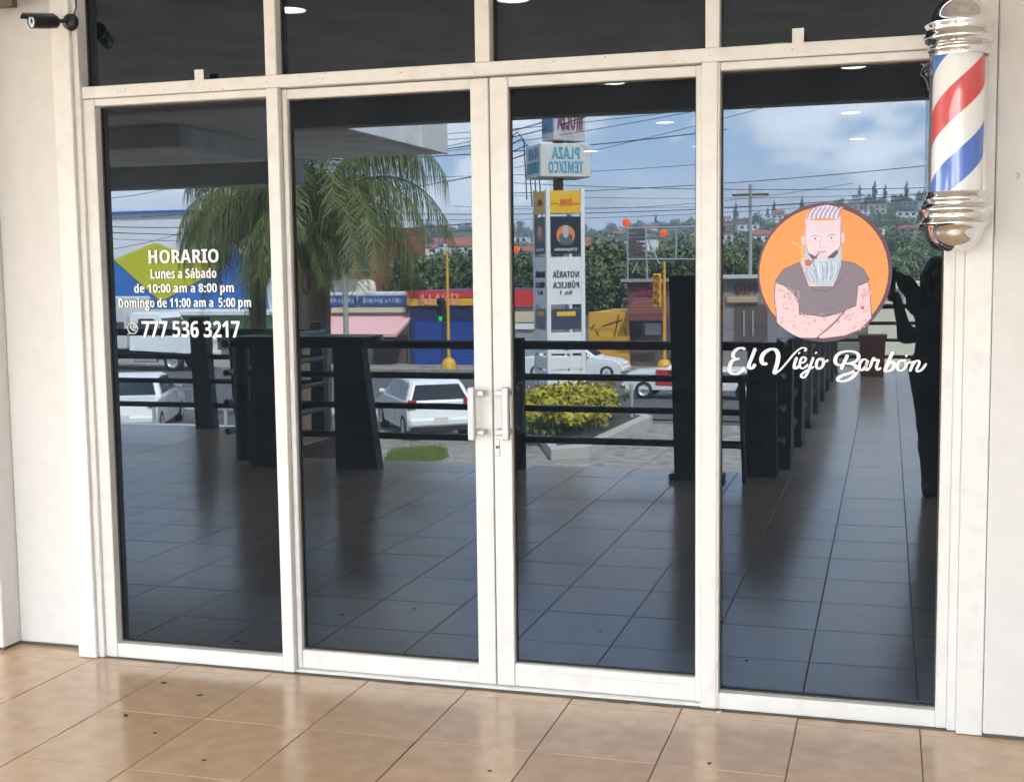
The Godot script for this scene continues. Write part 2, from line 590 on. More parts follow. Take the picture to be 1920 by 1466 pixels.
# ---------- the shopfront ----------
func bar(called: String, parent: Node3D, x0: float, x1: float, y0: float, y1: float, z0: float, z1: float, bev := 0.003) -> MeshInstance3D:
	begin()
	span(Vector3(x0, y0, z0), Vector3(x1, y1, z1), bev)
	var o := obj(called, mats["aluminium_paint"], parent)
	o.position = -parent.position
	return o
func pane(parent: Node3D, x0: float, x1: float, y0: float, y1: float, z: float, called := "glass_pane") -> MeshInstance3D:
	begin()
	var hint := Vector3(0, 0, 1)
	quad(Vector3(x0, y0, z), Vector3(x1, y0, z), Vector3(x1, y1, z), Vector3(x0, y1, z), hint)
	var o := obj(called, mats["tinted_glass"], parent)
	o.position = -parent.position
	return o
func gasket(parent: Node3D, x0: float, x1: float, y0: float, y1: float, z: float) -> void:
	begin()
	var t := 0.005
	span(Vector3(x0, y0, z), Vector3(x0 + t, y1, z + 0.006))
	span(Vector3(x1 - t, y0, z), Vector3(x1, y1, z + 0.006))
	span(Vector3(x0 + t, y0, z), Vector3(x1 - t, y0 + t, z + 0.006))
	span(Vector3(x0 + t, y1 - t, z), Vector3(x1 - t, y1, z + 0.006))
	var o := obj("gasket", mat("gasket", lin(0.06, 0.05, 0.04), 0.7), parent)
	o.position = -parent.position
var hours_window: Node3D
var logo_window: Node3D
func build_shopfront() -> void:
	var f := thing("shopfront_frame", "white aluminium framework of the shopfront with dark panes above its crossbar", "window frame", Vector3(0, 0, -0.05))
	bar("jamb", f, -1.72, -1.637, 0.003, 2.95, -0.09, 0.03)
	bar("jamb_cover", f, -1.637, -1.612, 0.003, 2.95, -0.09, 0.012)
	bar("jamb", f, 1.660, 1.742, 0.003, 2.95, -0.09, 0.036)
	bar("jamb_cover", f, 1.632, 1.660, 0.003, 2.95, -0.09, 0.012)
	bar("crossbar", f, -1.612, 1.632, 2.236, 2.282, -0.09, 0.0)
	for x in [[-0.817, -0.770], [0.007, 0.062], [0.822, 0.870]]:
		bar("upper_mullion", f, x[0], x[1], 2.282, 2.95, -0.09, -0.003)
	bar("mullion", f, -0.817, -0.768, 0.003, 2.236, -0.10, -0.002)
	bar("mullion", f, 0.809, 0.864, 0.003, 2.236, -0.10, -0.002)
	bar("threshold", f, -0.768, 0.809, 0.001, 0.012, -0.14, -0.012, 0.002)
	begin()
	var gx := -1.72
	while gx < 1.74:      # dark sealant and dirt worked into the joint with the floor
		var gw := rng.randf_range(0.02, 0.09)
		box(Vector3(gx + gw * 0.5, 0.0018, -0.012 + rng.randf_range(0.0, 0.003)), Vector3(gw, 0.0036, 0.036 + rng.randf_range(0.0, 0.012)))
		gx += gw
	var seal := obj("floor_sealant", mats["grimy_joint"], f)
	seal.position = -f.position
	seal.set_meta("kind", "stuff")
	var ux := [-1.612, -0.817, -0.770, 0.007, 0.062, 0.822, 0.870, 1.632]
	for k in 4:
		pane(f, ux[k * 2], ux[k * 2 + 1], 2.282, 2.95, -0.055)
		gasket(f, ux[k * 2], ux[k * 2 + 1], 2.282, 2.95, -0.053)
	for p in [[373, 137, 0.034], [1497, 79, 0.042]]:
		var q := on_front(p[0], p[1])
		bar("fixing_tab", f, q.x - 0.019, q.x + 0.019, 2.270, 2.285 + p[2], 0.0005, 0.004, 0.001)
	begin()
	for k in 60:     # screw heads and chips in the paint of the crossbar
		var q := Vector3(rng.randf_range(-1.58, 1.6), rng.randf_range(2.24, 2.279), 0.0006)
		var r := rng.randf_range(0.0012, 0.0035)
		box(q, Vector3(r * rng.randf_range(0.8, 2.5), r, 0.0012))
	var chips := obj("paint_chips", mat("chipped_metal", lin(0.30, 0.27, 0.23), 0.7), f)
	chips.position = -f.position
	chips.set_meta("kind", "stuff")
	# fixed side windows
	var a := thing("side_window", "fixed dark window with white opening hours and telephone number on it", "window", Vector3(-1.21, 0, -0.05))
	window_frame(a, -1.612, -0.817, 0.052, 0.0)
	hours_window = a
	var b := thing("side_window", "fixed dark window with round orange bearded-man emblem on it", "window", Vector3(1.24, 0, -0.05))
	window_frame(b, 0.864, 1.632, 0.008, 0.036)
	logo_window = b
	# the two swing doors
	var d1 := thing("glass_door", "dark glass door leaf without a lock plate, hinged by the hours window", "door", Vector3(-0.36, 0.014, -0.06))
	leaf(d1, -0.766, 0.0455, -1.0, false)
	var d2 := thing("glass_door", "dark glass door leaf with lock cylinder under its pull handle", "door", Vector3(0.43, 0.014, -0.06))
	leaf(d2, 0.0505, 0.807, 1.0, true)
func window_frame(a: Node3D, x0: float, x1: float, left: float, right: float) -> void:
	bar("stile", a, x0, x0 + left, 0.003, 2.234, -0.09, -0.004)
	if right > 0.0:
		bar("stile", a, x1 - right, x1, 0.003, 2.234, -0.09, -0.004)
	bar("bottom_rail", a, x0 + left, x1 - right, 0.003, 0.062, -0.09, -0.006)
	bar("top_rail", a, x0 + left, x1 - right, 2.206, 2.234, -0.09, -0.006)
	pane(a, x0 + left, x1 - right, 0.062, 2.206, -0.05)
	gasket(a, x0 + left, x1 - right, 0.062, 2.206, -0.048)
func leaf(d: Node3D, x0: float, x1: float, side: float, lock: bool) -> void:
	# side -1: the meeting stile stands at x1; +1: at x0
	var wide := 0.068
	var slim := 0.02
	var l := slim if side < 0 else wide
	var r := wide if side < 0 else slim
	bar("stile", d, x0, x0 + l, 0.014, 2.232, -0.085, -0.03)
	bar("stile", d, x1 - r, x1, 0.014, 2.232, -0.085, -0.03)
	bar("top_rail", d, x0 + l, x1 - r, 2.196, 2.232, -0.085, -0.033)
	var bh := 0.086 if side < 0 else 0.10
	bar("bottom_rail", d, x0 + l, x1 - r, 0.014, bh, -0.085, -0.033)
	if lock:
		bar("rail_bead", d, x0 + l, x1 - r, bh - 0.028, bh - 0.022, -0.034, -0.0305, 0.001)
	pane(d, x0 + l, x1 - r, bh, 2.196, -0.06)
	gasket(d, x0 + l, x1 - r, bh, 2.196, -0.058)
	# pull handle on two brackets
	var pt := on_front(883 if side < 0 else 947, 726, 0.04)
	var pb := on_front(887 if side < 0 else 951, 826, 0.04)
	var hx := pt.x
	begin()
	span(Vector3(hx - 0.013, pb.y, 0.022), Vector3(hx + 0.013, pt.y, 0.048), 0.004)
	var h := obj("handle", mat("handle_grey", lin(0.50, 0.52, 0.53), 0.35, 0.3), d)
	h.position = -d.position
	for y in [pt.y - 0.024, pb.y + 0.026]:
		begin()
		var sx := x1 - wide * 0.35 if side < 0 else x0 + wide * 0.35
		span(Vector3(minf(hx, sx) - 0.006, y - 0.010, -0.030), Vector3(maxf(hx, sx) + 0.006, y + 0.010, 0.0225), 0.003)
		var o := obj("bracket", mats["steel_grey"], h)
	if lock:
		var c := on_front(933, 838, -0.028)
		begin()
		span(Vector3(c.x - 0.0085, c.y - 0.034, -0.0302), Vector3(c.x + 0.0085, c.y + 0.030, -0.026), 0.002)
		var lp := obj("lock_plate", mats["steel_grey"], d)
		lp.position = -d.position
		begin()
		lathe([Vector2(0.0, 0.004), Vector2(0.006, 0.004), Vector2(0.0065, 0.0)], 14, Vector3(c.x, c.y, -0.026), Basis(Vector3.RIGHT, PI / 2))
		obj("lock_cylinder", mat("lock_dark", lin(0.12, 0.11, 0.10), 0.4, 0.6), lp)

# ---------- print on the glass ----------
func ribbon(pts: Array, width: float, z: float) -> void:          # a smooth flat stroke through photo points, on the glass
	var c := Curve2D.new()
	for i in pts.size():
		var p: Vector2 = pts[i]
		var t: Vector2 = (pts[mini(i + 1, pts.size() - 1)] - pts[maxi(i - 1, 0)]) * 0.19
		c.add_point(p, -t, t)
	var n := maxi(int(c.get_baked_length() / 4.0), 4)
	var left := []
	var right := []
	for i in n + 1:
		var q := c.sample_baked(c.get_baked_length() * i / n, true)
		var q2 := c.sample_baked(minf(c.get_baked_length() * i / n + 1.0, c.get_baked_length()), true)
		var q0 := c.sample_baked(maxf(c.get_baked_length() * i / n - 1.0, 0.0), true)
		var d := (q2 - q0).normalized()
		# a broad-nib hand: down strokes thick, up strokes thin, ends rounded
		var wd := width * (0.45 + 0.55 * absf(d.y)) * minf(1.0, 0.35 + minf(i, n - i) * 0.35)
		var s := Vector2(-d.y, d.x) * wd * 0.5
		left.append(q + s)
		right.append(q - s)
	var to := func(v: Vector2) -> Vector3: return on_front(1340.0 + v.x / 4.311, 620.0 + v.y / 4.311, z)
	for i in n:
		quad(to.call(left[i]), to.call(left[i + 1]), to.call(right[i + 1]), to.call(right[i]), Vector3(0, 0, 1))
func V2(flat: Array) -> Array:
	var o := []
	for i in range(0, flat.size(), 2):
		o.append(Vector2(flat[i], flat[i + 1]))
	return o
func build_decals() -> void:
	var ga: Node3D = hours_window.get_node("glass_pane")
	var gb: Node3D = logo_window.get_node("glass_pane")
	var white: Material = mats["vinyl_white"]
	var z := -0.047
	for l in [["HORARIO", 278, 409, 468, 493, "hours_heading"], ["Lunes a Sábado", 282, 405, 503, 522, "weekday_lettering"], ["de 10:00 am a 8:00 pm", 251, 438, 531, 554, "weekday_hours_lettering"], ["Domingo de 11:00 am a  5:00 pm", 222, 470, 558, 582, "sunday_hours_lettering"], ["777 536 3217", 265, 449, 602, 633, "telephone_lettering"]]:
		var p := on_front(l[1], (l[3] + l[4]) * 0.5, z)
		var q := on_front(l[2], (l[3] + l[4]) * 0.5, z)
		var t := on_front((l[1] + l[2]) * 0.5, l[3], z)
		var b := on_front((l[1] + l[2]) * 0.5, l[4], z)
		var o := lettering(l[5], l[0], (p + q) * 0.5, Vector2(q.x - p.x, t.y - b.y), white, ga)
	# telephone badge: ring with a tail and a receiver
	begin()
	var c := on_front(248, 615, z)
	var ring := []
	for k in 25:
		ring.append(c + Vector3(cos(TAU * k / 24), sin(TAU * k / 24), 0) * 0.0225)
	tube(ring, 0.0022, 6, false)
	tube([c + Vector3(-0.017, -0.015, 0), c + Vector3(-0.025, -0.025, 0), c + Vector3(-0.010, -0.0205, 0)], 0.0018, 6)
	tube([c + Vector3(-0.009, 0.010, 0), c + Vector3(-0.008, 0.0, 0), c + Vector3(0.0, -0.008, 0), c + Vector3(0.011, -0.008, 0)], [0.004, 0.0026, 0.0026, 0.004], 8)
	obj("telephone_badge", white, ga)
	# shop name in brush script
	begin()
	var zz := z + 0.0005
	for s in [
		[20, 252,152, 215,140, 172,158, 150,195, 165,224, 205,226], [22, 205,226, 150,240, 124,285, 128,335, 175,350, 222,325, 240,296],
		[20, 332,140, 305,210, 280,275, 287,305, 312,296, 330,268],
		[24, 428,262, 400,270, 381,238, 395,190, 440,155, 488,152, 514,190, 512,245, 494,310, 482,352], [12, 482,352, 530,318, 590,252, 645,186, 692,146, 722,138, 742,150, 728,166],
		[17, 668,213, 650,262, 646,298, 662,304, 686,282], [18, 682,176, 690,186],
		[14, 698,264, 730,250, 738,224, 716,214, 697,238, 690,280, 707,305, 737,293, 758,270],
		[15, 803,213, 780,270, 752,342, 724,378, 702,368, 714,345, 762,313, 808,290], [18, 818,174, 826,184],
		[16, 862,222, 836,238, 824,276, 836,306, 862,300, 882,268, 880,236, 862,222, 888,252, 922,236],
		[20, 1032,276, 992,272, 976,236, 1002,190, 1062,167, 1132,171, 1166,202, 1150,242, 1092,264, 1060,266], [20, 1078,195, 1058,240, 1032,296, 1040,312],
		[22, 1092,264, 1138,282, 1150,322, 1120,372, 1062,404, 1012,406, 999,388, 1030,364, 1092,344, 1160,318],
		[17, 1236,236, 1202,234, 1178,264, 1174,304, 1196,318, 1226,282, 1242,238, 1226,288, 1232,318, 1258,300],
		[16, 1258,300, 1288,222, 1300,240, 1326,238, 1312,288, 1322,316, 1350,298],
		[20, 1446,168, 1412,240, 1382,318, 1402,326, 1438,312, 1454,280, 1442,252, 1408,268],
		[16, 1532,238, 1496,250, 1480,290, 1496,322, 1532,310, 1552,274, 1540,242, 1532,238, 1560,262, 1592,246], [15, 1546,212, 1562,192],
		[17, 1612,244, 1598,286, 1580,330], [15, 1590,302, 1622,254, 1648,242, 1658,262, 1638,308, 1646,330, 1680,312, 1716,264]]:
		ribbon(V2(s.slice(1)), s[0] * 1.5, zz)
		zz += 0.00004
	obj("shop_name_lettering", white, gb)
	# round emblem: printed sticker, slightly proud of the pane
	var m := mat("emblem_print", Color.WHITE, 0.45)
	m.albedo_texture = emblem()
	begin()
	var n := 72
	for k in n:
		for e in [Vector2.ZERO, Vector2(cos(TAU * (k + 1) / n), sin(TAU * (k + 1) / n)), Vector2(cos(TAU * k / n), sin(TAU * k / n))]:
			st.set_normal(Vector3(0, 0, 1))
			st.set_uv(Vector2(0.5 + 0.491 * e.x, 0.5 - 0.49 * e.y))
			st.add_vertex(Vector3(1.2155 + 0.220 * e.x, 1.527 + 0.233 * e.y, -0.0465))
	tag(obj("round_emblem", m, gb), "round orange emblem of a grey-bearded tattooed man with crossed arms")

func fill(im: Image, poly: Array, col: Color) -> void:             # scan-line fill of a polygon in the drawing's own units
	var p := []
	for i in range(0, poly.size(), 2):
		p.append(Vector2((poly[i] - 80.0) * 0.6, (poly[i + 1] - 25.0) * 0.6))
	var lo := 1e9
	var hi := -1e9
	for q in p:
		lo = minf(lo, q.y)
		hi = maxf(hi, q.y)
	for y in range(maxi(int(lo), 0), mini(int(hi) + 1, im.get_height())):
		var xs := []
		for i in p.size():
			var a: Vector2 = p[i]
			var b: Vector2 = p[(i + 1) % p.size()]
			if (a.y <= y + 0.5) != (b.y <= y + 0.5):
				xs.append(a.x + (y + 0.5 - a.y) / (b.y - a.y) * (b.x - a.x))
		xs.sort()
		for i in range(0, xs.size() - 1, 2):
			im.fill_rect(Rect2i(int(round(xs[i])), y, maxi(1, int(round(xs[i + 1])) - int(round(xs[i]))), 1), col)
func stroke(im: Image, pts: Array, w: float, col: Color) -> void:
	for i in range(0, pts.size() - 2, 2):
		var a := Vector2(pts[i], pts[i + 1])
		var b := Vector2(pts[i + 2], pts[i + 3])
		var s := (b - a).normalized().orthogonal() * w * 0.5
		var e := (b - a).normalized() * w * 0.3
		fill(im, [a.x + s.x - e.x, a.y + s.y - e.y, b.x + s.x + e.x, b.y + s.y + e.y, b.x - s.x + e.x, b.y - s.y + e.y, a.x - s.x - e.x, a.y - s.y - e.y], col)
func oval(im: Image, x: float, y: float, rx: float, ry: float, col: Color) -> void:
	var p := []
	for k in 40:
		p.append(x + cos(TAU * k / 40) * rx)
		p.append(y + sin(TAU * k / 40) * ry)
	fill(im, p, col)
func emblem() -> ImageTexture:
	var im := Image.create(642, 681, false, Image.FORMAT_RGB8)
	im.fill(Color8(92, 52, 72))
	var r := RandomNumberGenerator.new()
	r.seed = 5
	oval(im, 608, 592, 504, 524, Color8(229, 150, 74))
	var line := Color8(104, 84, 100)
	var skin := Color8(226, 196, 200)
	var shirt := [430,505, 300,560, 232,652, 300,690, 400,780, 425,925, 580,948, 760,910, 870,850, 880,700, 968,652, 920,568, 850,520, 745,498, 690,700, 500,700]
	fill(im, shirt, Color8(122, 112, 124))
	stroke(im, shirt + [430, 505], 6, line)
	stroke(im, [500,690, 560,735, 640,742, 710,700, 752,640], 8, line)
	stroke(im, [620,892, 660,874, 700,884], 7, line)
	var arm := [232,668, 300,690, 380,760, 420,840, 427,928, 520,930, 620,948, 770,906, 700,990, 600,1080, 560,1118, 420,1118, 310,1088, 250,1052, 240,900, 224,780]
	var fore := [880,700, 960,668, 975,760, 988,958, 900,1050, 780,1100, 600,1122, 570,1108, 650,1050, 720,980, 790,890, 866,858]
	for q in [arm, fore]:
		fill(im, q, skin)
		stroke(im, q + [q[0], q[1]], 6, line)
	var boxes := [[240, 700, 410, 900], [260, 930, 620, 1090], [700, 900, 960, 1070], [890, 700, 965, 900]]
	for k in 130:        # tattoo marks
		var b: Array = boxes[k % 4]
		var x := r.randf_range(b[0], b[2])
		var y := r.randf_range(b[1], b[3])
		if k % 4 == 2 and y < 1230 - x * 0.42:
			continue
		var a := r.randf() * TAU
		stroke(im, [x, y, x + cos(a) * 18, y + sin(a) * 18, x + cos(a + 0.9) * 30, y + sin(a + 0.9) * 26], r.randf_range(3, 8), Color8(214, 168, 174) if k % 3 else Color8(202, 140, 148))
	oval(im, 920, 876, 14, 10, Color8(160, 70, 84))
	fill(im, [440,470, 430,510, 500,702, 690,702, 748,500, 745,470], Color8(214, 184, 192))
	fill(im, [464,380, 456,500, 480,600, 512,662, 580,702, 652,697, 712,652, 746,540, 746,380, 706,436, 640,474, 560,474, 494,438], Color8(176, 194, 212))
	for k in 44:         # strands of the beard
		var x := r.randf_range(480, 730)
		var y := r.randf_range(480, 560)
		stroke(im, [x, y, x + r.randf_range(-8, 8), y + 50, 610 + (x - 610) * 0.8, y + r.randf_range(80, 125)], 4, Color8(122, 142, 168) if k % 2 else Color8(214, 226, 236))
	for e in [[452, 335], [757, 320]]:
		oval(im, e[0], e[1], 16, 42, skin)
	fill(im, [468,175, 745,178, 742,380, 705,430, 640,468, 560,468, 492,430, 466,350], Color8(228, 208, 218))
	stroke(im, [468,175, 466,350, 492,430], 7, Color8(190, 170, 196))
	stroke(im, [745,178, 742,380, 720,420], 7, Color8(150, 132, 170))
	fill(im, [486,432, 560,468, 640,470, 716,408, 724,440, 690,478, 520,480], Color8(86, 66, 84))
	fill(im, [560,462, 600,440, 645,462, 640,500, 565,500], Color8(205, 205, 216))
	fill(im, [463,190, 486,112, 556,66, 640,54, 712,74, 732,130, 742,192, 690,164, 600,158, 505,166], Color8(212, 206, 230))
	for k in 22:
		var x := 480.0 + k * 11.5
		stroke(im, [x, 160, x + 14, 115, x + 44, 74], 6, Color8(128, 100, 140) if k % 3 == 0 else (Color8(236, 232, 244) if k % 3 == 1 else Color8(172, 150, 190)))
	for e in [[545, 320], [672, 315]]:
		oval(im, e[0], e[1], 20, 7, Color8(230, 222, 230))
		oval(im, e[0], e[1], 8, 8, Color8(104, 104, 124))
		stroke(im, [e[0] - 30, e[1] - 16, e[0], e[1] - 26, e[0] + 30, e[1] - 18], 7, Color8(176, 158, 184))
		stroke(im, [e[0] - 24, e[1] + 22, e[0] + 20, e[1] + 24], 4, Color8(198, 176, 196))
	for y in [225, 246, 268]:
		stroke(im, [540, y, 610, y - 6, 680, y], 3, Color8(206, 182, 200))
	stroke(im, [592,300, 584,370, 578,388, 600,396, 636,386], 5, Color8(196, 168, 184))
	stroke(im, [562,424, 590,430, 628,424], 7, Color8(140, 106, 120))
	stroke(im, [572,440, 520,500, 500,520], 12, Color8(150, 84, 66))
	fill(im, [462,492, 500,484, 524,520, 500,540, 472,534], Color8(190, 92, 62))
	stroke(im, [468,480, 436,430, 446,396, 400,360, 362,350], 16, Color8(234, 182, 118))
	return ImageTexture.create_from_image(im)

# ---------- barber pole, camera on the wall ----------
func build_pole_and_cctv() -> void:
	var t := on_front(1800, 240, 0.14)
	var p := thing("barber_pole", "chrome barber pole with red, white and blue spiral stripes on the wall", "barber pole", Vector3(1.622, 1.60, 0.15))
	var top := on_front(1808, 8, 0.15).y - 1.60
	var cap := func(y0: float, s: float) -> Array:                 # profile from the tube outwards
		var o := []
		for q in [[0.087, 0.0], [0.088, 0.012], [0.093, 0.016], [0.093, 0.026], [0.088, 0.030], [0.088, 0.036], [0.100, 0.042], [0.107, 0.050], [0.107, 0.058], [0.101, 0.064], [0.099, 0.070], [0.098, 0.086], [0.104, 0.092], [0.104, 0.098], [0.090, 0.106]]:
			o.append(Vector2(q[0], y0 + s * q[1]))
		for k in range(1, 13):
			var a := PI * 0.5 * k / 12.0
			o.append(Vector2(0.084 * cos(a), y0 + s * (0.108 + 0.078 * sin(a))))
		return o
	var y0 := on_front(1790, 360, 0.15).y - 1.60
	var y1 := on_front(1800, 106, 0.15).y - 1.60
	begin()
	var prof: Array = cap.call(y0, -1.0)
	prof.reverse()
	lathe(prof, 48)
	obj("lower_cap", mats["chrome"], p)
	begin()
	lathe(cap.call(y1, 1.0), 48)
	obj("upper_cap", mats["chrome"], p)
	begin()
	lathe([Vector2(0.012, top - 0.012), Vector2(0.014, top - 0.006), Vector2(0.010, top + 0.006), Vector2(0.0, top + 0.008)], 16)
	obj("finial", mats["chrome"], p)
	# striped inner drum
	var im := Image.create(512, 512, false, Image.FORMAT_RGB8)
	for y in 512:
		for x in 512:
			var s := fposmod((x + y) / 512.0, 1.0)
			var c := Color8(240, 242, 240)
			if s < 0.25:
				c = Color8(214, 22, 34)
			elif s > 0.5 and s < 0.75:
				c = Color8(0, 96, 206)
			im.set_pixel(x, y, c)
	var m := mat("stripe_print", Color.WHITE, 0.25)
	m.albedo_texture = ImageTexture.create_from_image(im)
	begin()
	var n := 48
	for k in n:
		var q := []
		for e in [[k, y0 - 0.02], [k + 1, y0 - 0.02], [k + 1, y1 + 0.02], [k, y1 + 0.02]]:
			var a: float = TAU * e[0] / n
			q.append([Vector3(sin(a) * 0.076, e[1], cos(a) * 0.076), Vector3(sin(a), 0, cos(a)), Vector2(float(e[0]) / n, -e[1] / 0.425)])
		for i in [0, 2, 1, 0, 3, 2]:
			st.set_normal(q[i][1])
			st.set_uv(q[i][2])
			st.add_vertex(q[i][0])
	var drum := obj("striped_drum", m, p)
	drum.rotation.y = -1.26
	var tubem := mat("clear_tube", Color(0.95, 0.97, 0.97, 0.08), 0.02)
	tubem.transparency = BaseMaterial3D.TRANSPARENCY_ALPHA
	begin()
	lathe([Vector2(0.086, y0 - 0.005), Vector2(0.086, y1 + 0.005)], 48)
	obj("glass_tube", tubem, p)
	begin()
	span(Vector3(-0.045, y0 - 0.08, -0.125), Vector3(0.045, y0 - 0.02, -0.06), 0.004)
	span(Vector3(-0.045, y1 + 0.03, -0.125), Vector3(0.045, y1 + 0.09, -0.06), 0.004)
	span(Vector3(-0.06, y0 - 0.10, -0.138), Vector3(0.06, y1 + 0.11, -0.124), 0.003)
	obj("wall_bracket", mats["chrome"], p)
	# power lead looped by the pole
	begin()
	var lead := []
	for q in [[1742, 118], [1730, 128], [1727, 140], [1735, 146], [1740, 156], [1742, 170]]:
		lead.append(on_front(q[0], q[1], 0.03))
	tube(lead, 0.002, 6)
	obj("power_lead", mat("lead_grey", lin(0.2, 0.2, 0.2), 0.6), p)
	(p.get_child(p.get_child_count() - 1) as Node3D).position = -p.position
	# bullet camera
	var b := on_front(130, 41, 0.04)
	var c := thing("security_camera", "small black bullet security camera beside the upper frame corner", "security camera", b)
	begin()
	lathe([Vector2(0.0, 0.028), Vector2(0.018, 0.026), Vector2(0.030, 0.016), Vector2(0.033, 0.0)], 24, Vector3(0, 0, -0.01), Basis(Vector3.RIGHT, PI / 2))
	obj("base", mats["black_metal"], c)
	var to := on_front(66, 40, 0.17) - b
	begin()
	tube([Vector3(0, 0, 0.01), to * 0.22 + Vector3(0, 0.0, 0.02), to * 0.42], 0.008, 10)
	obj("arm", mats["black_metal"], c)
	var ax := to.normalized()
	var bs := Basis(ax.cross(Vector3.UP).normalized(), ax, ax.cross(Vector3.UP).normalized().cross(ax))
	begin()
	lathe([Vector2(0.0, 0.0), Vector2(0.019, 0.001), Vector2(0.025, 0.008), Vector2(0.027, 0.05), Vector2(0.027, 0.11), Vector2(0.024, 0.112), Vector2(0.024, 0.106)], 24, to * 0.36, bs)
	var body := obj("body", mats["black_metal"], c)
	begin()
	lathe([Vector2(0.0, 0.1065), Vector2(0.0095, 0.1065), Vector2(0.0095, 0.109), Vector2(0.022, 0.109), Vector2(0.024, 0.106)], 24, to * 0.36, bs)
	obj("lens_ring", mat("led_ring", lin(0.45, 0.5, 0.53), 0.3), body)
	begin()
	lathe([Vector2(0.0, 0.110), Vector2(0.006, 0.1095), Vector2(0.0095, 0.107)], 20, to * 0.36, bs)
	obj("lens", mats["car_glass"], body)
	begin()
	var up := (Vector3.UP - ax * ax.dot(Vector3.UP)).normalized()
	var rt := ax.cross(up)
	for k in 7:
		for e in [0]:
			var a0 := PI * (0.14 + 0.72 * k / 7.0)
			var a1 := PI * (0.14 + 0.72 * (k + 1) / 7.0)
			var d0 := (rt * cos(a0) + up * sin(a0))
			var d1 := (rt * cos(a1) + up * sin(a1))
			var f := to * 0.36 + ax * 0.02
			var g := to * 0.36 + ax * 0.138
			quad(f + d0 * 0.031, f + d1 * 0.031, g + d1 * 0.031, g + d0 * 0.031, d0 + d1)
			quad(f + d0 * 0.029, f + d1 * 0.029, g + d1 * 0.029, g + d0 * 0.029, -d0 - d1)
			quad(g + d0 * 0.029, g + d1 * 0.029, g + d1 * 0.031, g + d0 * 0.031, ax)
	obj("sun_hood", mats["black_metal"], c)
	begin()
	tube([Vector3(0.0, 0.02, -0.02), Vector3(0.01, 0.06, -0.03), Vector3(0.006, 0.12, -0.03), Vector3(0.0, 0.4, -0.03)], 0.003, 6)
	obj("cable", mats["black_metal"], c)
